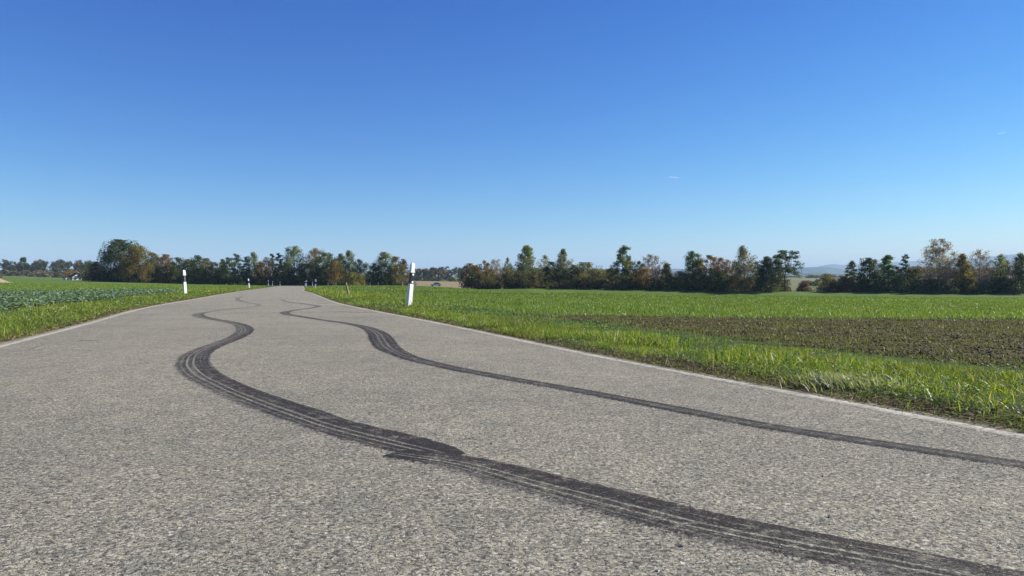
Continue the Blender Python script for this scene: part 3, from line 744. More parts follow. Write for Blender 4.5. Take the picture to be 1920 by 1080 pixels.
# tilled strip: clods, straw bits and a thin flush of green
def clods():
    n = 60000
    x, y = scatter(n, 900, 2150, 4.2, 16.2, 1.2); o, s = road_out(x, y); fb = fbm(x * .8, y * .8, 11)
    k = (o > 2.3 + .7 * (fb - .5)) & (s > 0) & (y + .9 * (fb - .5) - .03 * x < 15.4) & (x > -.9); x, y = x[k], y[k]; n = len(x)
    r = np.abs(rng.normal(0, .007, n)) + .0035
    base = np.array([(1, 0, 0), (0, 1, 0), (-1, 0, 0), (0, -1, 0), (.2, .1, .55), (0, 0, -.6)], float)
    V = base[None] * (r[:, None] * rng.uniform(.6, 1.4, (n, 6)))[:, :, None]
    a = rng.uniform(0, 6.28, n); ca, sa = np.cos(a)[:, None], np.sin(a)[:, None]
    X = V[:, :, 0] * ca - V[:, :, 1] * sa; Y = V[:, :, 0] * sa + V[:, :, 1] * ca
    Z = V[:, :, 2] + (surf(x, y) + .05 * (fbm(x * 3.2, y * 3.2, 31) - .5) + r * .25)[:, None]
    W = np.stack([X + x[:, None], Y + y[:, None], Z], -1)
    f = np.array([(0, 1, 4), (1, 2, 4), (2, 3, 4), (3, 0, 4), (1, 0, 5), (2, 1, 5), (3, 2, 5), (0, 3, 5)])
    T = ((np.arange(n) * 6)[:, None, None] + f[None]).reshape(-1, 3)
    c = np.array([.108, .088, .046]) * rng.uniform(.5, 1.5, (n, 1)); st = rng.random(n) < .012
    c[st] = np.array([.45, .40, .30]) * rng.uniform(.7, 1.2, (st.sum(), 1))
    tag(np_mesh('soil_clods', W.reshape(-1, 3), None, T, M['soil'], cols=np.repeat(c, 6, 0), smooth=True), 'brown clods and pale bits lying on the tilled strip', 'soil', kind='stuff')
    n = 105000
    x, y = scatter(n, 900, 2150, 4.2, 16.5, 1.2); o, s = road_out(x, y); cl = fbm(x * 1.3, y * 1.3, 91)
    k = (o > 2.2) & (s > 0) & (x > -1) & (y - .03 * x < 15.8) & (rng.random(n) < .3 + .7 * sstep(.35, .65, cl)); x, y = x[k], y[k]; n = len(x)
    c = np.array([.13, .155, .045]) * rng.uniform(.5, 1.4, (n, 1)); st = rng.random(n) < .08; c[st] = STRAW[rng.integers(0, 3, st.sum())] * .8
    blades('soil_sprouts', np.column_stack([x, y, surf(x, y)]), rng.uniform(.015, .05, n), np.maximum(.003, .0005 * y) * rng.uniform(.7, 1.3, n), c, M['grass'], 'thin green sprouts coming up through the brown tilled strip', 'sprouts', .7, .5)
clods()

# loose chips on the lane and small leaves by its edge
def chips():
    n = 2600
    x, y = scatter(n, -100, 2020, 1.35, 9, 1.9); o, s = road_out(x, y); k = o < -.05; x, y = x[k], y[k]; n = len(x)
    r = rng.uniform(.0014, .0034, n) * (1 + (rng.random(n) < .06) * .9)
    base = np.array([(1, 0, 0), (.2, 1, 0), (-.9, .3, 0), (-.1, -1, 0), (0, 0, .6), (0, 0, -.4)], float)
    V = base[None] * (r[:, None] * rng.uniform(.6, 1.5, (n, 6)))[:, :, None]
    a = rng.uniform(0, 6.28, n); ca, sa = np.cos(a)[:, None], np.sin(a)[:, None]
    X = V[:, :, 0] * ca - V[:, :, 1] * sa; Y = V[:, :, 0] * sa + V[:, :, 1] * ca
    W = np.stack([X + x[:, None], Y + y[:, None], V[:, :, 2] + (land(x, y) + r * .3)[:, None]], -1)
    f = np.array([(0, 1, 4), (1, 2, 4), (2, 3, 4), (3, 0, 4), (1, 0, 5), (2, 1, 5), (3, 2, 5), (0, 3, 5)])
    T = ((np.arange(n) * 6)[:, None, None] + f[None]).reshape(-1, 3)
    c = np.array([.27, .255, .22]) * rng.uniform(.55, 1.7, (n, 1))
    tag(np_mesh('loose_grit', W.reshape(-1, 3), None, T, M['soil'], cols=np.repeat(c, 6, 0)), 'loose stone chips lying on the asphalt', 'grit', kind='stuff')
chips()

# ------------------------------------------------------------------ roadside posts
def post_ring(w, d, z, dome=0.0):
    """rounded triangular section: flat broad face towards -Y, blunt nose behind"""
    pts = [(-.5, -.30), (-.40, -.5), (.40, -.5), (.5, -.30), (.36, .18), (.12, .5), (-.12, .5), (-.36, .18)]
    return [(x * w, y * d, z + dome * (1 - (2 * y) ** 2 * .25)) for x, y in pts]
def make_post(round_dots):
    root = empty('delineator_post', (0, 0, 0))
    b = MB(); b.loft([post_ring(.150, .140, -.25), post_ring(.146, .136, .0), post_ring(.134, .124, .56)]); b.build('lower_body', M['white'], root)
    k = MB(); k.loft([post_ring(.126, .116, .555), post_ring(.122, .112, .845)]); k.build('black_band', M['black'], root)
    c = MB(); c.loft([post_ring(.136, .124, .835), post_ring(.132, .120, .96), post_ring(.122, .110, 1.025), post_ring(.096, .086, 1.06), post_ring(.05, .044, 1.075)]); c.build('cap', M['white'], root)
    if round_dots:
        for z in (.605, .79):
            d = MB(); d.disc((.014, -.0585, z), .029, (0, -1, 0), .006); d.build('reflector', M['reflector'], root)
    else:
        d = MB(); d.box(-.022, .022, -.066, -.056, .60, .80); d.build('reflector', M['reflector_grey'], root)
    return root
def copy_tree(o):
    c = o.copy(); COL.objects.link(c)
    for ch in o.children:
        k = ch.copy(); COL.objects.link(k); k.parent = c
    return c
dots, bar = make_post(True), make_post(False)
POSTS = [  # column, distance, kind, lean about view axis (deg), turn (deg), label
    (765.5, 18.9, 'd', 5.2, 46, 'large white roadside post leaning over the verge, black band with two round white reflectors'),
    (347, 33.2, 'b', -3.0, 48, 'white post with a silver bar reflector standing in the grass beside the leafy crop'),
    (467.5, 84, 'b', -6, 36, 'small white post leaning away from the lane just past the bar reflector post'),
    (503, 150, 'b', -1, 15, 'tiny white post closest to the leaning one, of three by dark trees'),
    (511, 200, 'b', 0, 10, 'tiny white post, middle one of three in front of the dark trees'),
    (525, 208, 'b', 0, 10, 'tiny white post at the crest, closest to the lane of three by the dark trees'),
    (590.5, 80, 'd', 4, 10, 'small white post with black band at the inside of the bend, nearest of its cluster'),
    (574.3, 124, 'd', 2, 10, 'tiny slightly leaning white post where the lane meets the crest'),
    (572.4, 165, 'd', 0, 10, 'tiny white post half hidden behind the one at the crest'),
    (586, 195, 'd', 0, 5, 'tiny white post just behind the nearest post of the bend'),
    (615, 226, 'd', 0, 0, 'tiny white far post directly left of the wooden stake'),
    (630, 226, 'd', 0, 0, 'tiny white far post closest to the wooden stake'),
    (694, 236, 'd', 0, 0, 'tiny white far post under the tall green brown tree'),
    (709, 238, 'd', 0, 0, 'tiny white far post near the edge of the green brown tree'),
    (755, 214, 'd', 0, 0, 'tiny white far post at the foot of the thin pale pole'),
    (782, 236, 'd', 0, 0, 'tiny white far post just past the large leaning post, before the dry field'),
]
used = set()
for (px, d, kd, lean, turn, lab) in POSTS:
    src = dots if kd == 'd' else bar
    o = src if kd not in used else copy_tree(src)
    used.add(kd)
    x = (px - 960) / F_PX * d
    o.location = (x, d, float(land(x, d)) + (.01 if d < 60 else 0))
    o.rotation_euler = (R(lean) * math.sin(R(turn)), R(lean) * math.cos(R(turn)), R(turn))
    tag(o, lab, 'roadside post', 'white delineator posts along the road')

def solo(mb, name, mat, loc, label, cat, rot=(0, 0, 0), smooth=False):
    o = mb.build(name, mat, smooth=smooth); o.location = loc; o.rotation_euler = rot
    return tag(o, label, cat)
x, d = (655 - 960) / F_PX * 31.5, 31.5
b = MB(); b.tube([(0, 0, -.2), (.0, 0, .2), (.003, 0, .42), (0, 0, .64)], [.040, .042, .04, .037], 9)
solo(b, 'wooden_stake', M['wood'], (x, d, float(land(x, d))), 'weathered wooden stake leaning in the green field', 'stake', (0, R(-13), 0))
x, d = (755.5 - 960) / F_PX * 216, 216
b = MB(); b.tube([(0, 0, -.3), (0, 0, 1.2), (0, 0, 2.3)], [.05, .045, .04], 7)
solo(b, 'marker_pole', M['wood'], (x, d, float(land(x, d))), 'thin pale pole standing behind a far white post', 'pole')

# ------------------------------------------------------------------ trees
def unit(v): return v / (np.linalg.norm(v) + 1e-9)
PROFILE = {
    'round': lambda t: np.sqrt(np.clip(1 - ((t - .42) / .58) ** 2, 0, 1)),
    'oval': lambda t: np.sqrt(np.clip(1 - ((t - .40) / .60) ** 2, 0, 1)) * (1 - .25 * t),
    'spire': lambda t: np.clip(1.05 - t, 0.05, 1) ** .8,
    'birch': lambda t: np.clip(.55 + .6 * np.sin(np.pi * np.clip(t, 0, 1)) - .55 * t, .12, 1),
    'pine': lambda t: np.where(t < .35, .95 - .6 * t, np.sqrt(np.clip(1 - ((t - .55) / .46) ** 2, 0, 1))),
    'bush': lambda t: np.sqrt(np.clip(1 - (t / 1.02) ** 2, 0, 1)),
    'layer': lambda t: np.clip(1.0 - .75 * t, .18, 1),
    'bare': lambda t: np.sqrt(np.clip(1 - ((t - .45) / .56) ** 2, 0, 1)),
}
def tree(name, px, dist, top, wpx, kind, pal, label, cat, group, dens=1.0, leaf=.32, c0=None, base=None, pale=False, bend=0.0, gap=.0):
    x = (px - 960) / F_PX * dist; z0 = float(land(x, dist)) if base is None else base
    H = max(1.0, (HOR - top) / F_PX * dist + CAM_H - z0); Wd = wpx * (1.06 if wpx > 55 else 1.52 if group == LG else 1.36) / F_PX * dist * .5
    root = empty(name, (x, dist, z0 - .1), rng.uniform(-.5, .5))
    tag(root, label, cat, group)
    if c0 is None: c0 = {'bush': .02, 'pine': .33, 'birch': .12, 'bare': .22, 'layer': .15}.get(kind, .10)
    prof = PROFILE[kind]; tr = MB()
    bush = kind == 'bush'
    th = H * (.55 if bush else .93)
    n = 6; lean = rng.normal(0, .02, 2) * H
    tp = [np.array([lean[0] * (i / n) ** 1.5 + rng.normal(0, .012) * H * (i > 0), lean[1] * (i / n) ** 1.5 + rng.normal(0, .012) * H * (i > 0), th * i / n]) for i in range(n + 1)]
    r0 = max(.09, .018 * H) * (.6 if bush else 1)
    tr.tube([Vector(p) for p in tp], [r0 * (1.15 - .98 * (i / n) ** .8) for i in range(n + 1)], 6)
    def trunk_at(z):
        f = np.clip(z / th, 0, .999) * n; i = int(f); return tp[i] * (1 - f + i) + tp[i + 1] * (f - i)
    nl = int({'bush': 13, 'pine': 15, 'bare': 26}.get(kind, 21) * (1 + .15 * (H > 14)))
    cl_p, cl_r, cl_n = [], [], []
    for k in range(nl):
        t = (k + rng.random()) / nl
        if kind == 'pine': t = t ** .75
        zt = H * (c0 + (1 - c0) * t)
        a = k * 2.39996 + rng.uniform(-.5, .5)
        L = Wd * float(prof(np.array(t))) * rng.uniform(.72, 1.12)
        rise = {'spire': .15, 'layer': .05, 'pine': .12, 'birch': .75, 'bare': .9, 'bush': .5}.get(kind, .55) * L
        zs = max(.04 * H, min(zt - rise, th * .97)); p0 = trunk_at(zs)
        p2 = np.array([p0[0] + math.cos(a) * L, p0[1] + math.sin(a) * L, min(zt, H)])
        p1 = .5 * (p0 + p2) + np.array([0, 0, rng.uniform(.02, .10) * L])
        rb = max(.02, r0 * .42 * (1 - .7 * t))
        tr.tube([Vector(p0), Vector(p1), Vector(p2)], [rb, rb * .65, rb * .2], 4)
        m = 6 if kind != 'bare' else 8
        for j in range(m):
            f = rng.uniform(.35, 1.0); q = (p0 * (1 - f) ** 2 + 2 * p1 * f * (1 - f) + p2 * f * f)
            e = q + np.array([rng.normal(0, .20), rng.normal(0, .20), rng.normal(.05, .16)]) * max(L, .25 * Wd)
            e[2] = min(max(e[2], .03 * H), H)
            tr.tube([Vector(q), Vector(.5 * (q + e) + rng.normal(0, .03, 3) * L), Vector(e)], [rb * .4, rb * .28, rb * .1], 3)
            if kind == 'bare':
                for _ in range(3):
                    e2 = e + rng.normal(0, .16, 3) * L + np.array([0, 0, .06 * L]); tr.tube([Vector(.5 * (q + e)), Vector(e2)], [.05, .02], 3)
            cl_p.append(e); cl_r.append(max(.17 * Wd, .32)); cl_n.append(1.0)
        cl_p.append(p2); cl_r.append(max(.25 * Wd, .36)); cl_n.append(1.3)
        if kind not in ('bare', 'pine', 'layer') and t < .75:           # inner fill
            cl_p.append(.6 * p2 + .4 * p0); cl_r.append(.34 * Wd); cl_n.append(1.2)
    if kind not in ('bare', 'pine', 'layer'):                             # foliage through the crown's volume
        for _ in range(46 if not bush else 26):
            t = rng.random() ** .9; a = rng.uniform(0, 6.28); L = Wd * float(prof(np.array(t))) * rng.random() ** .5 * .92
            q = trunk_at(min(H * (c0 + (1 - c0) * t), th * .98))
            cl_p.append(np.array([q[0] + math.cos(a) * L, q[1] + math.sin(a) * L, H * (c0 + (1 - c0) * t) * .98])); cl_r.append(max(.20 * Wd, .36)); cl_n.append(.9)
    cl_p.append(np.array([tp[-1][0], tp[-1][1], H - .25])); cl_r.append(.12 * Wd + .15); cl_n.append(.8)
    cl_p, cl_r, cl_n = np.array(cl_p), np.array(cl_r), np.array(cl_n)
    hh_ = cl_p[:, 2] / H; cl_n = cl_n * (1.15 - .55 * hh_); cl_r = cl_r * (1.1 - .28 * hh_)
    keepc = rng.random(len(cl_p)) >= gap; cl_p, cl_r, cl_n = cl_p[keepc], cl_r[keepc], cl_n[keepc]
    lf = leaf * (dist / 250.0) ** .5 * (1 + .06 * max(0, Wd - 3))
    area = Wd * 2 * H * (1 - c0)
    total = int(np.clip(area * 68 * dens / (lf / .36) ** 2, 300, 22000))
    ids = rng.choice(len(cl_p), total, p=cl_n / cl_n.sum())
    off = rng.normal(0, 1, (total, 3)); off /= np.linalg.norm(off, axis=1)[:, None]; off *= (rng.random(total) ** .45)[:, None] * cl_r[ids][:, None] * 1.35
    flat = {'pine': .6, 'layer': .6, 'spire': .8}.get(kind, .85); off[:, 2] *= flat
    if kind == 'birch': off[:, 2] = off[:, 2] * 1.5 - np.abs(rng.normal(0, .25, total)) * cl_r[ids]
    P = cl_p[ids] + off
    P[:, 2] = np.clip(P[:, 2], .05, H * 1.01)
    nrm = rng.normal(0, 1, (total, 3)) + unit(np.array([0, 0, .6])) * .6 + off / (cl_r[ids][:, None] + .1) * .6; nrm /= np.linalg.norm(nrm, axis=1)[:, None]
    u = np.cross(nrm, rng.normal(0, 1, (total, 3))); u /= np.linalg.norm(u, axis=1)[:, None]; v = np.cross(nrm, u)
    sz = lf * rng.uniform(.55, 1.25, total)[:, None]
    V = np.stack([P - u * sz * .55, P - v * sz * .34 + u * sz * .05, P + u * sz * .55, P + v * sz * .34 + u * sz * .05], 1)
    pal = np.array(pal); wts = np.linspace(1.6, .6, len(pal)); wts /= wts.sum()
    cc = pal[rng.choice(len(pal), len(cl_p), p=wts)] * rng.uniform(.75, 1.3, (len(cl_p), 1))
    c = cc[ids] * rng.uniform(.85, 1.45, (total, 1))
    # turning leaves sit at the top and outside of many of the crowns
    tr.build('trunk', M['bark_pale' if pale else 'bark'], root)
    np_mesh('crown', V.reshape(-1, 3), np.arange(total * 4).reshape(-1, 4), None, M['leaf'], root, cols=np.repeat(c, 4, 0))
    return root

DK = [(.036, .056, .020), (.052, .072, .022), (.066, .074, .028)]           # dark green
GR = [(.068, .105, .026), (.095, .130, .034), (.082, .092, .030)]           # mid green
PG = [(.170, .200, .085), (.210, .230, .115), (.130, .155, .060)]           # pale grey green
OL = [(.140, .135, .040), (.175, .150, .045), (.105, .110, .032)]           # olive
YE = [(.300, .215, .040), (.225, .190, .040), (.160, .150, .038)]           # yellow
OR = [(.215, .120, .036), (.260, .165, .048), (.140, .095, .034)]           # orange brown
BR = [(.145, .105, .058), (.180, .125, .070), (.110, .085, .052)]           # brown
GB = [(.230, .190, .140), (.270, .225, .170), (.170, .150, .115)]           # grey brown, nearly leafless
RD = [(.105, .066, .044), (.130, .082, .052), (.085, .058, .040)]           # dark red brown
PN = [(.055, .085, .042), (.075, .100, .048), (.048, .070, .040)]           # pine
BG = [(.100, .180, .036), (.130, .215, .044), (.080, .140, .034)]           # bright green
LG, RG = 'trees of the row left of the lane', 'trees of the row across the green field'
L_TREES = [  # column, top row, width px, shape, palette, density, distance, extra, label
    (180, 491, 22, 'round', BR, 1.3, 296, {}, 'low brown tree between the huge dark dome and the white gabled house'),
    (226, 450, 80, 'round', DK, 3.2, 300, dict(c0=.04), 'huge dark green dome shaped tree, tallest of the left row'),
    (258, 461, 42, 'round', OL + OR, 1.6, 292, dict(c0=.05), 'olive orange crown added as the sunlit side of the huge dark dome'),  # separate crown, its orange leaf colour stands in for sunlight on the dome
    (289, 474, 30, 'oval', OL + BR, 1.4, 297, {}, 'olive brown tree right after the dome pair in the left row'),
    (314, 477, 26, 'oval', OR + BR, 1.4, 300, {}, 'rounded orange brown tree just before the bar reflector post'),
    (334, 483, 26, 'round', GR, 1.4, 296, {}, 'mid green rounded tree directly above the bar reflector post'),
    (352, 486, 24, 'round', OL, 1.4, 303, {}, 'small olive tree just past the bar reflector post'),
    (369, 479, 27, 'oval', GR, 1.4, 298, {}, 'taller green oval tree just past the bar reflector post'),
    (387, 484, 22, 'oval', BR + OL, 1.2, 302, {}, 'brown olive oval tree, second past the tall green oval beside the bar post'),
    (404, 491, 22, 'round', GR + BR, 1.3, 297, {}, 'low mixed green tree in the dip of the left row skyline'),
    (418, 486, 20, 'spire', OL, 1.2, 301, {}, 'small pointed olive tree after the dip of the left row skyline'),
    (432, 483, 26, 'layer', GR, .9, 296, {}, 'loose green tree with spreading branches before the small lean post'),
    (446, 476, 24, 'layer', PN, .7, 303, {}, 'thin tree with sky between its flat branches, left of the leaning post'),
    (462, 481, 20, 'layer', GR, .8, 298, {}, 'open green tree standing straight above the small lean post'),
    (478, 473, 27, 'birch', PG + GR, .9, 300, dict(pale=True), 'tall loose grey green tree just past the small lean post'),
    (492, 490, 20, 'round', OR, 1.2, 294, {}, 'low orange brown tree in front of the loose grey green one'),
    (503, 482, 24, 'bare', GB, .8, 300, dict(pale=True), 'half bare pale brown tree above the three tiny posts'),
    (512, 475, 16, 'layer', PN, .8, 304, {}, 'slim dark open tree behind the half bare brown one'),
    (524, 474, 18, 'layer', PN, .8, 299, {}, 'slender tree with a long visible stem above the last of three posts'),
    (536, 492, 22, 'round', DK, 1.4, 293, {}, 'low dark tree in front of the tall pale green one by the lane'),
    (551, 462, 36, 'oval', PG + GR, 1.2, 300, dict(c0=.06), 'tall pale green egg shaped tree where the lane disappears'),
    (574, 494, 26, 'round', DK, 1.5, 294, {}, 'low very dark tree exactly where the lane ends'),
    (593, 466, 30, 'bare', GB + OR, 1.3, 302, dict(pale=True), 'tall pinkish brown thinning tree above the cluster of posts'),
    (612, 474, 34, 'round', GR, 1.4, 297, {}, 'broad green tree right of the pinkish brown thinning one'),
    (628, 488, 24, 'oval', OR + OL, 1.3, 292, {}, 'orange tinted tree in front, left of the wooden stake'),
    (640, 476, 26, 'oval', GR + OL, 1.2, 299, {}, 'green tree straight above the wooden stake'),
    (657, 470, 27, 'birch', PG + GR, 1.0, 302, dict(pale=True), 'tall thin grey green tree with light stem above the wooden stake'),
    (673, 486, 24, 'oval', GR, 1.1, 298, {}, 'rounded green tree at the end of the dense row, before the sky gap'),
    (662, 511, 34, 'bush', OL + YE, 1.8, 288, {}, 'wide yellowish bush under the end of the dense left row'),
    (689, 492, 18, 'birch', PG + YE, .45, 303, dict(pale=True), 'thin pale yellow tree in the sky gap of the left row'),
    (703, 494, 22, 'oval', DK, 1.4, 297, {}, 'small dark green tree right of the sky gap'),
    (722, 473, 38, 'oval', PG + OL, 1.3, 300, dict(c0=.05), 'tall green brown tree left of the large leaning post'),
    (741, 481, 26, 'oval', OL + BR, 1.2, 298, {}, 'olive brown tree next to the large leaning post'),
    (757, 486, 20, 'spire', BR + GB, 1.0, 300, {}, 'pointed brown tree closing the left row behind the large post'),
]
R_TREES = [
    (884, 494, 32, 'round', DK + OR, 1.5, 262, {}, 'dark tree with orange top at the end of the right row beside the dry field'),
    (908, 488, 24, 'oval', OR + OL, .9, 266, {}, 'thin orange green tree second from the dry field'),
    (927, 486, 34, 'bare', GB, .35, 270, dict(pale=True), 'leafless grey shrubby tree between the orange thin one and the pale green ones'),
    (915, 508, 34, 'round', OL + BR, 1.5, 256, {}, 'low olive brown tree below the leafless grey one'),
    (952, 482, 20, 'birch', PG, .8, 264, dict(pale=True), 'small pale green tree left of the tall slim birch'),
    (958, 506, 24, 'round', YE + OL, 1.2, 257, {}, 'low tree with yellow patch in front of the slim birch'),
    (985, 460, 42, 'spire', PG, 1.3, 262, dict(pale=True, c0=.06), 'tall slim pale green tree with pointed double top'),
    (975, 508, 36, 'round', DK + BR, 1.5, 254, {}, 'low dark brown tree at the foot of the pointed double top'),
    (1003, 510, 24, 'round', BR, 1.3, 255, {}, 'low brown tree right of the pointed double top tree'),
    (1019, 478, 24, 'birch', PG + YE, .6, 266, dict(pale=True, c0=.3), 'thin light yellow green tree with sky through it'),
    (1035, 491, 28, 'round', DK, 1.6, 258, {}, 'dark green rounded tree left of the columnar olive birch'),
    (1057, 467, 28, 'birch', OL + PG, 1.3, 261, dict(pale=True, c0=.08), 'columnar olive birch rising above its dark neighbours'),
    (1076, 496, 24, 'oval', OL, 1.2, 258, {}, 'small olive tree under the columnar birch'),
    (1098, 492, 46, 'round', OL + PG, 1.3, 260, dict(c0=.06), 'broad rounded olive willow with visible forked stems'),
    (1127, 505, 30, 'round', OL + BR, 1.4, 262, {}, 'low olive brown tree between the willow and the tall layered tree'),
    (1146, 504, 24, 'round', DK, 1.5, 264, {}, 'low dark tree at the left foot of the tall layered tree'),
    (1166, 460, 38, 'layer', GR + PG, 1.0, 256, dict(c0=.2), 'tall green tree with layered branches sticking out against the sky'),
    (1180, 484, 28, 'oval', OL + BR, 1.2, 258, {}, 'brown olive tree tucked beside the tall layered one'),
    (1199, 489, 22, 'oval', GR, 1.1, 262, {}, 'green tree between the layered tree and the grey bare one'),
    (1206, 503, 26, 'round', OR, 1.5, 252, {}, 'low bright orange tree in front of the grey bare one'),
    (1226, 477, 34, 'bare', GB, .7, 258, dict(pale=True), 'bare grey topped tree with some leaves below, right of the orange tree'),
    (1250, 493, 26, 'spire', YE + OL, 1.4, 256, {}, 'small pointed golden tree in the middle of the right row'),
    (1272, 509, 36, 'round', OL + DK, 1.5, 254, {}, 'low dark olive tree filling the dip before the round dark green one'),
    (1298, 471, 36, 'oval', GR, 1.3, 256, dict(c0=.07), 'tall dark green tree rounded at the top, right of the skyline dip'),
    (1312, 486, 22, 'oval', YE + OL, 1.3, 252, {}, 'yellow green tree leaning on the tall dark green rounded one'),
    (1332, 479, 34, 'round', OR, 1.2, 255, {}, 'broad russet tree with light orange crown'),
    (1356, 483, 28, 'oval', OR + BR, 1.1, 258, {}, 'thinner russet brown tree right of the broad russet one'),
    (1343, 508, 40, 'round', DK, 1.6, 250, {}, 'low dark tree standing under the two russet ones'),
    (1373, 488, 24, 'bare', GB + RD, .6, 260, {}, 'sparse reddish grey tree left of the tall weeping birch'),
    (1396, 461, 38, 'birch', [(.17, .15, .085), (.14, .13, .06), (.20, .18, .11)], 1.2, 254, dict(pale=True, c0=.1), 'tall pale weeping birch with tan hanging leaves'),
    (1421, 490, 20, 'oval', DK, .9, 262, {}, 'thin dark tree between the weeping birch and the dark cone'),
    (1436, 481, 38, 'spire', DK + OL, 1.7, 250, dict(c0=.03), 'dense dark cone shaped tree left of the pine'),
    (1462, 500, 26, 'oval', DK, 1.2, 262, {}, 'dark tree behind the stem of the pine'),
    (1473, 470, 40, 'pine', PN, 1.3, 250, dict(c0=.38), 'lone pine with bare stem and clumped flat top at the gap'),
    (1477, 536, 12, 'bush', BR, 1.4, 252, {}, 'tiny brown shrub at the foot of the pine'),
    (1507, 529, 20, 'bush', RD, 2.0, 258, {}, 'small round reddish bush alone in the gap'),
    (1551, 513, 28, 'bush', OL + PG, 1.6, 262, {}, 'pale green bush at the right side of the gap'),
    (1580, 519, 62, 'bush', RD + DK, 2.0, 252, {}, 'wide dark purple brown thicket right of the gap'),
    (1598, 489, 26, 'layer', DK, .9, 258, {}, 'thin dark tree rising out of the purple brown thicket'),
    (1629, 484, 42, 'oval', DK + GR, 1.7, 254, dict(c0=.03), 'dense dark green tree with a rough brownish top'),
    (1665, 478, 36, 'layer', BG, 1.5, 256, dict(c0=.15), 'bright green tree with flat tufted branches'),
    (1682, 500, 26, 'oval', OL + GR, 1.2, 252, {}, 'low olive tree between the bright green and the slender tree'),
    (1700, 476, 24, 'layer', PN, .7, 258, {}, 'slender dark tree with gaps right of the bright green one'),
    (1716, 505, 22, 'oval', BG + YE, 1.0, 254, {}, 'low yellow green tree left of the large bare tree'),
    (1759, 449, 62, 'bare', GB, .95, 256, dict(pale=True, c0=.2), 'large round grey brown tree nearly bare, tallest of the right row'),
    (1748, 524, 54, 'bush', DK + OL, 1.8, 248, {}, 'wide dark bush under the large bare tree'),
    (1806, 476, 36, 'spire', YE + OL, 1.5, 252, {}, 'golden green tree right of the large bare tree'),
    (1836, 467, 38, 'bare', GB, .35, 256, dict(pale=True), 'leafless double stemmed grey tree right of the golden one'),
    (1846, 502, 50, 'round', BR + RD, .9, 264, {}, 'low brown tree behind the leafless double stem'),
    (1873, 476, 26, 'oval', BG + YE, .8, 254, dict(c0=.35), 'small light yellow green tree on a thin stem'),
    (1893, 488, 36, 'bare', RD + GB, .7, 258, {}, 'sparse reddish tree near the white sheet roof'),
    (1826, 527, 44, 'bush', DK + OL, 1.8, 248, {}, 'dark bush below the golden tree and the double stem'),
    (1882, 521, 52, 'bush', DK, 1.9, 250, {}, 'dark bush below the small yellow green tree'),
    (1917, 474, 30, 'oval', GR + DK, 1.5, 252, {}, 'dark green tree cut by the edge of the view'),
]
for rows, grp in ((L_TREES, LG), (R_TREES, RG)):
    for (px, top, w, kind, pal, dens, dist, ex, lab) in rows:
        bush = kind == 'bush'
        tree('bush' if bush else 'tree', px, dist - (4 if grp == RG else 0) if not bush else max(dist - 2, 248), top, w, kind, pal, lab, 'bush' if bush else 'tree', grp, dens=dens, **ex)
tree('tree', 130, 504, 506, 14, 'round', [(.24, .14, .035), (.20, .12, .03)], 'small round orange tree beside the white gabled house', 'tree', 'garden trees by the house', dens=1.8)
tree('bush', 161, 480, 520, 12, 'bush', DK, 'dark garden bush at the right wall of the white gabled house', 'bush', 'garden trees by the house', dens=2)

tree('tree', 44, 700, 482, 9, 'pine', PN, 'single thin tree whose tuft sticks up above the far dark wood', 'tree', None, dens=3, c0=.72)

def leaf_mass(name, pts, rad, n, pal, size, label, cat, flat=.8):
    """one mass of leaf sprays round many centres"""
    ids = rng.integers(0, len(pts), n); off = rng.normal(0, 1, (n, 3)); off /= np.linalg.norm(off, axis=1)[:, None]
    off *= (rng.random(n) ** .5)[:, None] * rad[ids]; P = pts[ids] + off
    nrm = rng.normal(0, 1, (n, 3)) + off / rad[ids] * .8; nrm /= np.linalg.norm(nrm, axis=1)[:, None]
    u = np.cross(nrm, rng.normal(0, 1, (n, 3))); u /= np.linalg.norm(u, axis=1)[:, None]; v = np.cross(nrm, u); s = size * rng.uniform(.6, 1.3, (n, 1))
    V = np.stack([P - u * s * .55, P - v * s * .38, P + u * s * .55, P + v * s * .38], 1)
    pal = np.array(pal); cc = pal[rng.integers(0, len(pal), len(pts))] * rng.uniform(.65, 1.35, (len(pts), 1)); c = cc[ids] * rng.uniform(.75, 1.25, (n, 1))
    return tag(np_mesh(name, V.reshape(-1, 3), np.arange(n * 4).reshape(-1, 4), None, M['leaf'], cols=np.repeat(c, 4, 0)), label, cat, kind='stuff')

def undergrowth(px0, px1, d, n, label, hgt=2.6, pal=None):
    px = rng.uniform(px0, px1, n); dd = d + rng.uniform(-4, 9, n); x = (px - 960) / F_PX * dd; z = land(x, dd); h = hgt * rng.uniform(.35, 1.1, n)
    leaf_mass('undergrowth', np.column_stack([x, dd, z + h * .35]), np.column_stack([h * .8, h * .8, h * .6]), n * 130, pal or (DK + DK + RD + OL), .42, label, 'undergrowth')
undergrowth(160, 672, 297, 230, 'dark undergrowth closing the foot of the tree row left of the lane', 7.0)
undergrowth(168, 668, 309, 230, 'dense leafy back of the tree belt left of the lane', 9.5, OL + GR + BR)
undergrowth(880, 1455, 263, 200, 'dense leafy back of the right tree belt before the gap', 6.6, OL + GR + BR)
undergrowth(1560, 1950, 262, 130, 'dense leafy back of the right tree belt after the gap', 5.2, OL + DK + BR)
undergrowth(672, 775, 297, 40, 'dark undergrowth between the last trees of the left row', 3.8)
undergrowth(872, 1462, 251, 190, 'dark undergrowth under the right tree row before the gap', 4.6)
undergrowth(1545, 1960, 250, 120, 'dark undergrowth under the right tree row after the gap', 3.6)

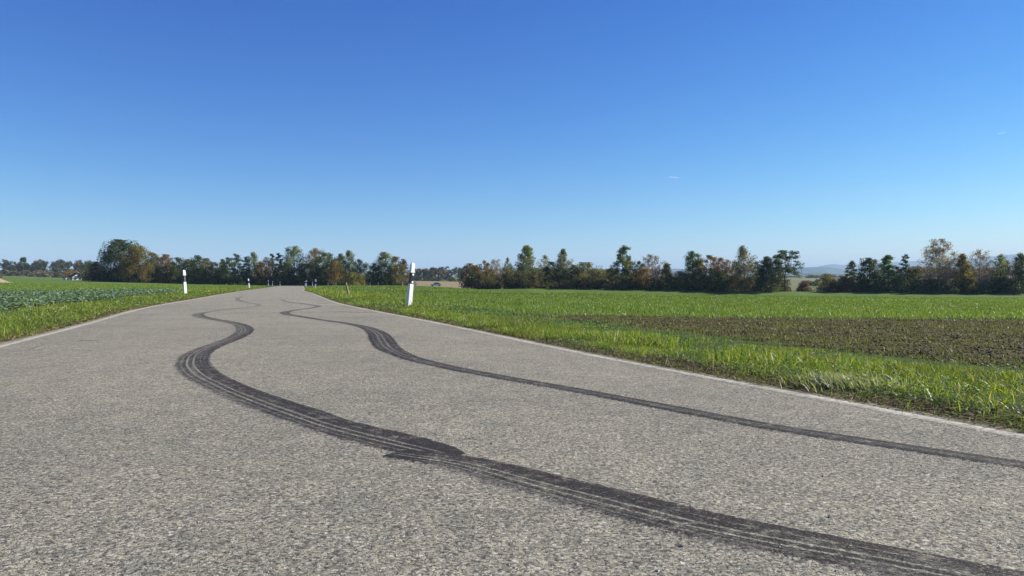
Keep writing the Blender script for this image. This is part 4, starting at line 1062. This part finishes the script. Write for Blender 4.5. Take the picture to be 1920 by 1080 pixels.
def wood(px0, px1, d0, d1, n, top_fn, label, pal, wid=7.0):
    """a wood far off that reads as one mass"""
    px = rng.uniform(px0, px1, n); dd = rng.uniform(d0, d1, n); x = (px - 960) / F_PX * dd; z = land(x, dd)
    H = np.maximum(4, (HOR - top_fn(px) + rng.normal(0, 1.6, n)) / F_PX * dd + CAM_H - z)
    pts, rad = [], []
    for i in range(n):
        for k in range(11):
            t = rng.random() * 1.1 - .12; rr = wid * .5 * math.sqrt(max(.1, 1 - ((t - .4) / .62) ** 2)); a = rng.uniform(0, 6.28); q = rng.random() ** .5 * rr
            pts.append((x[i] + math.cos(a) * q, dd[i] + math.sin(a) * q, z[i] + H[i] * (.12 + .80 * t))); rad.append((wid * .3, wid * .3, H[i] * .12))
    return leaf_mass('distant_wood', np.array(pts), np.array(rad), n * 420, pal, 1.15, label, 'wood')
wood(-120, 182, 760, 900, 150, lambda p: np.interp(p, [-120, 0, 40, 60, 70, 105, 150, 182], [488, 488, 491, 494, 487, 486, 488, 492]), 'far dark mixed wood on the rise behind the white gabled house', DK + DK + PN + BR)
wood(-60, 170, 720, 770, 60, lambda p: np.full_like(p, 508.0), 'lower autumn coloured fringe of the far wood behind the bright left field', BR + OL + GB, 6)
wood(765, 1160, 820, 960, 170, lambda p: np.interp(p, [765, 800, 830, 880, 1160], [504, 503, 501, 499, 504]), 'far brown wood behind the dry tan field', BR + DK + RD)
wood(1690, 1960, 600, 720, 90, lambda p: np.interp(p, [1690, 1740, 1800, 1960], [500, 498, 502, 512]), 'brown wood seen through the gaps of the right tree row', BR + RD)
wood(1470, 1580, 1500, 1700, 40, lambda p: np.full_like(p, 517.0), 'low dark line of trees at the far end of the fields in the gap', DK + PN, 12)
wood(1500, 1545, 620, 640, 8, lambda p: np.full_like(p, 527.0), 'pale hedge across the middle of the gap', OL, 6)

# ------------------------------------------------------------------ buildings, car, mast, heap
def house():
    d = 490; x = (144 - 960) / F_PX * d; z = float(land(x, d))
    z = min(z, CAM_H + (HOR - 526.5) / F_PX * d) - .2
    root = empty('house', (x, d, z), R(42)); tag(root, 'white gabled house with dark roof and a flat white garage beside the dark dome tree', 'house')
    w = MB(); w.prism([(-2.6, 0, 0), (2.8, 0, 0), (2.8, 0, 2.3), (.9, 0, 5.0), (-2.6, 0, 2.3)], [(-2.6, 9, 0), (2.8, 9, 0), (2.8, 9, 2.3), (.9, 9, 5.0), (-2.6, 9, 2.3)]); w.build('wall', M['wall'], root)
    r = MB(); r.prism([(-3.5, -.7, 1.75), (.9, -.7, 5.15), (.9, -.7, 5.45), (-3.5, -.7, 2.1)], [(-3.5, 9.6, 1.75), (.9, 9.6, 5.15), (.9, 9.6, 5.45), (-3.5, 9.6, 2.1)])
    r.prism([(.903, -.7, 5.15), (3.2, -.7, 1.9), (3.2, -.7, 2.2), (.903, -.7, 5.45)], [(.903, 9.6, 5.15), (3.2, 9.6, 1.9), (3.2, 9.6, 2.2), (.903, 9.6, 5.45)])
    ro = r.build('roof', M['roof'], root)
    c = MB(); c.box(1.6, 2.2, 4, 4.7, 3.5, 5.6); c.build('chimney', M['wall'], ro)
    for wx, wz in ((-1.2, .8), (1.0, .8), (.7, 2.9)):
        g = MB(); g.box(wx, wx + .9, -.04, .02, wz, wz + 1.1); g.build('window', M['glass'], root)
    b = MB(); b.box(-1.6, 2.0, -.9, -.003, 2.35, 2.5); b.box(-1.6, 2.0, -.9, -.85, 2.5, 3.2); b.build('balcony', M['logs'], root)
    g = MB(); g.box(-6.6, -3.0, 1.5, 7, 0, 2.2); gb = g.build('garage', M['wall'], root)
    f = MB(); f.box(-6.9, -2.8, 1.2, 7.3, 2.203, 2.42); f.build('garage_roof', M['roof'], gb)
    q = MB(); q.box(-6.75, -5.9, 1.44, 1.5, .05, 1.95); q.build('garage_door', M['glass'], gb)
    q = MB(); q.box(-4.95, -4.6, 1.44, 1.5, .05, 2.0); q.build('drain_panel', M['logs'], gb)
house()

def barn():
    d = 400; x = (1912 - 960) / F_PX * d; z = float(land(x, d))
    root = empty('barn', (x, d, z), R(12)); tag(root, 'long low building with white sheet roof half hidden behind the right trees', 'barn')
    w = MB(); w.box(-7.6, 9, 0, 14, 0, 5.6); w.build('wall', M['logs'], root)
    r = MB(); r.prism([(-8.2, -.6, 5.603), (9.6, -.6, 5.603), (9.6, -.6, 5.85), (.5, -.6, 7.3), (-8.2, -.6, 5.85)], [(-8.2, 14.6, 5.603), (9.6, 14.6, 5.603), (9.6, 14.6, 5.85), (.5, 14.6, 7.3), (-8.2, 14.6, 5.85)]); r.build('roof', M['roof_white'], root)
    g = MB(); g.box(-5, -1.5, -.05, .02, .05, 4); g.build('door', M['roof'], root)
barn()

def car():
    d = 300; x = (817 - 960) / F_PX * d; z = float(land(x, d))
    z = max(z, CAM_H + (HOR - 536.8) / F_PX * d)
    root = empty('car', (x, d, z), R(8)); tag(root, 'small white car seen past the large post, driving in front of the dry tan field', 'car')
    prof = [(-2.0, .28), (-2.05, .62), (-1.9, .80), (-1.0, .88), (1.75, .92), (2.0, .85), (2.05, .5), (2.0, .28)]
    b = MB(); b.prism([(px_, -.85, pz) for px_, pz in prof], [(px_, .85, pz) for px_, pz in prof]); b.build('body', M['paint'], root)
    cab = [(-1.15, .885), (-.45, 1.38), (.95, 1.42), (1.75, .925)]
    c = MB(); c.prism([(a_, -.72, z_) for a_, z_ in cab], [(a_, .72, z_) for a_, z_ in cab]); cb = c.build('cabin', M['glass'], root)
    r = MB(); r.box(-.5, 1.0, -.74, .74, 1.415, 1.47); r.build('roof', M['black'], root)
    for wx in (-1.25, 1.3):
        for wy, s in ((-.87, 1), (.67, 1)):
            t = MB(); t.disc((wx, wy, .31), .31, (0, 1, 0), .2, 16); wo = t.build('wheel', M['tyre'], root)
            k = MB(); k.disc((wx, wy - .012 if wy < 0 else wy + .2, .31), .18, (0, 1, 0), .012, 12); k.build('rim', M['steel'], wo)
    for wy in (-.62, .62):
        l = MB(); l.box(-2.07, -1.99, wy - .16, wy + .16, .6, .72); l.build('headlight', M['reflector'], root)
car()

def mast():
    d = 1400; x = (1503 - 960) / F_PX * d; z = float(land(x, d)); h = CAM_H + (HOR - 503) / F_PX * d - z
    root = empty('power_mast', (x, d, z)); tag(root, 'slender grey power mast far away in the gap of the trees', 'power mast')
    b = MB()
    for sx in (-1, 1):
        for sy in (-1, 1): b.tube([(sx * 1.3, sy * 1.3, 0), (sx * .35, sy * .35, h * .8), (sx * .12, sy * .12, h)], [.16, .13, .1], 4)
    for i in range(9):
        z0, z1 = h * i / 10, h * (i + 1) / 10; w0, w1 = 1.3 - 1.1 * i / 10, 1.3 - 1.1 * (i + 1) / 10
        b.tube([(-w0, -w0, z0), (w1, -w1, z1)], [.07, .07], 3); b.tube([(w0, w0, z0), (-w1, w1, z1)], [.07, .07], 3)
    b.build('lattice', M['steel'], root)
    c = MB(); c.tube([(-3.4, 0, h * .80), (0, 0, h * .82), (3.4, 0, h * .80)], [.1, .16, .1], 4); c.build('cross_arm', M['steel'], root)
    c = MB(); c.tube([(-2.4, 0, h * .92), (0, 0, h * .94), (2.4, 0, h * .92)], [.1, .16, .1], 4); c.build('cross_arm', M['steel'], root)
mast()

def heap():
    d = 150; x = (0 - 960) / F_PX * d; z = float(land(x, d))
    root = empty('timber_stack', (x - .6, d, z)); tag(root, 'dark stacked timber with a pale earth ramp at the far left field edge', 'timber stack')
    b = MB()
    for k in range(6):
        for j in range(9 - (k % 2)):
            b.disc((-1.9 + j * .30 + (k % 2) * .15 - .9, -.6 + .05 * rng.random(), .17 + k * .262), .148, (0, 1, 0), 2.6, 9)
    b.build('logs', M['logs'], root)
    n = 26; V, Q = [], []
    for i in range(n):
        for j in range(n):
            u, v = i / (n - 1), j / (n - 1); px_, py_ = -.25 + u * 2.5, -1.6 + v * 4.2
            hh = 1.0 * max(0, 1 - u) ** 1.2 * math.sin(math.pi * min(max(v, 0), 1)) ** .6
            V.append((px_, py_, hh + .06 * float(vnoise(px_ * 3, py_ * 3, 5)) - .08))
    for i in range(n - 1):
        for j in range(n - 1): Q.append((i * n + j, (i + 1) * n + j, (i + 1) * n + j + 1, i * n + j + 1))
    np_mesh('earth_ramp', V, Q, None, M['sand'], root, smooth=True)
heap()

# ------------------------------------------------------------------ hills, mountains, clouds, haze
def ridge(name, px0, px1, d, depth, top, mat, rough, seed):
    nu, nv = 220, 26
    U, Vv = np.meshgrid(np.linspace(px0, px1, nu), np.linspace(0, 1, nv), indexing='ij')
    D = d + (Vv - .45) * depth; X = (U - 960) / F_PX * D
    crest = np.interp(U, [t[0] for t in top], [t[1] for t in top]); Hc = (HOR - crest) / F_PX * d + CAM_H
    prof = np.clip(np.sin(np.pi * np.clip(Vv, 0, 1)), 0, 1) ** .75
    nz = fbm(X / rough, D / rough, seed, 4) - .5
    base = land(X.ravel(), D.ravel()).reshape(X.shape) - 12
    Z = base + (Hc - base) * prof * (1 + .22 * nz * (prof < .985)) 
    i = np.arange(nu * nv).reshape(nu, nv)
    q = np.stack([i[:-1, :-1], i[1:, :-1], i[1:, 1:], i[:-1, 1:]], -1).reshape(-1, 4)
    cols = np.where(fbm(X.ravel() / 260, D.ravel() / 260, seed + 9)[:, None] > .52, np.array([.085, .105, .045]), np.array([.030, .042, .024]))
    return tag(np_mesh(name, np.stack([X, D, Z], -1).reshape(-1, 3), q, None, mat, cols=cols, smooth=True), kind='structure')
M['hill'] = M['ground']
m, nt, bs, _ = new_mat('mountain_rock'); geo = node(nt, 'ShaderNodeNewGeometry')
nt.links.new(ramp(nt, noise(nt, geo.outputs['Position'], .0016, 6, .7).outputs['Fac'], [(.45, (.07, .085, .10)), (.68, (.34, .36, .40))]).outputs[0], bs.inputs['Base Color']); bs.inputs['Roughness'].default_value = .95
M['rock'] = m
ridge('hills', 1300, 1800, 4200, 900, [(1300, 517), (1420, 516), (1490, 513), (1530, 511.5), (1560, 513.5), (1640, 515), (1800, 512)], M['hill'], 300, 3)
ridge('hills', 1100, 2100, 9000, 1800, [(1100, 506), (1260, 504), (1300, 505), (1420, 499), (1480, 503), (1510, 501.5), (1545, 500.5), (1562, 503), (1600, 506), (1700, 500), (1800, 492), (1900, 489), (2100, 488)], M['hill'], 600, 13)
ridge('mountains', 1050, 2200, 12000, 2600, [(1050, 508), (1240, 508), (1265, 503), (1285, 505), (1400, 505), (1530, 501), (1548, 497), (1565, 494.5), (1578, 497), (1600, 495), (1640, 492), (1700, 490), (1750, 487), (1800, 485), (1850, 481), (1880, 478.5), (1905, 476), (1940, 478), (2200, 482)], M['rock'], 1500, 23)

# clouds: small wisps far beyond the haze
m, nt, bs, out = new_mat('cloud_vapour'); nt.nodes.remove(bs)
pv = node(nt, 'ShaderNodeVolumePrincipled'); pv.inputs['Color'].default_value = (1, 1, 1, 1); pv.inputs['Density'].default_value = .006; pv.inputs['Anisotropy'].default_value = .3
nt.links.new(pv.outputs[0], out.inputs['Volume']); M['cloud'] = m
def cloud(px, py, d, blobs, label):
    root_mb = MB(); s = d / F_PX
    for (ox, oy, rx, rz) in blobs:
        n, rings = 14, []
        for k in range(1, 8):
            t = math.pi * k / 8; rings.append([(s * (ox + rx * math.sin(t) * math.cos(2 * math.pi * i / n)), s * rx * .7 * math.sin(t) * math.sin(2 * math.pi * i / n), s * (oy - rz * math.cos(t))) for i in range(n)])
        root_mb.loft(rings)
    o = root_mb.build('cloud', M['cloud'], smooth=True)
    o.location = ((px - 960) / F_PX * d, d, CAM_H + (HOR - py) / F_PX * d)
    tag(o, label, 'cloud', 'small clouds in the clear sky')
cloud(1263, 333, 12000, [(-5, .6, 5, 1.3), (1, .2, 7, 1.1), (6, -.6, 5, .9)], 'tiny thin white wisp high in the middle of the blue sky')
cloud(1650, 472, 27500, [(-2, 0, 9, 1.0), (1, .8, 6, 1.6)], 'tiny flat white cloud low above the trees right of the gap')
cloud(1877, 250, 14000, [(-4, -.6, 5, .6), (3, .5, 6, .5)], 'very faint short streak of cloud high above the large bare tree')

# aerial haze over the whole country
m, nt, bs, out = new_mat('air_haze'); nt.nodes.remove(bs)
pv = node(nt, 'ShaderNodeVolumePrincipled'); pv.inputs['Color'].default_value = (.51, .76, 1.0, 1); pv.inputs['Density'].default_value = 9e-5; pv.inputs['Anisotropy'].default_value = .0
nt.links.new(pv.outputs[0], out.inputs['Volume']); M['haze'] = m
b = MB(); b.box(-24500, 24500, -24500, 24800, -22, 452)
hz = b.build('haze', M['haze']); tag(hz, kind='stuff')
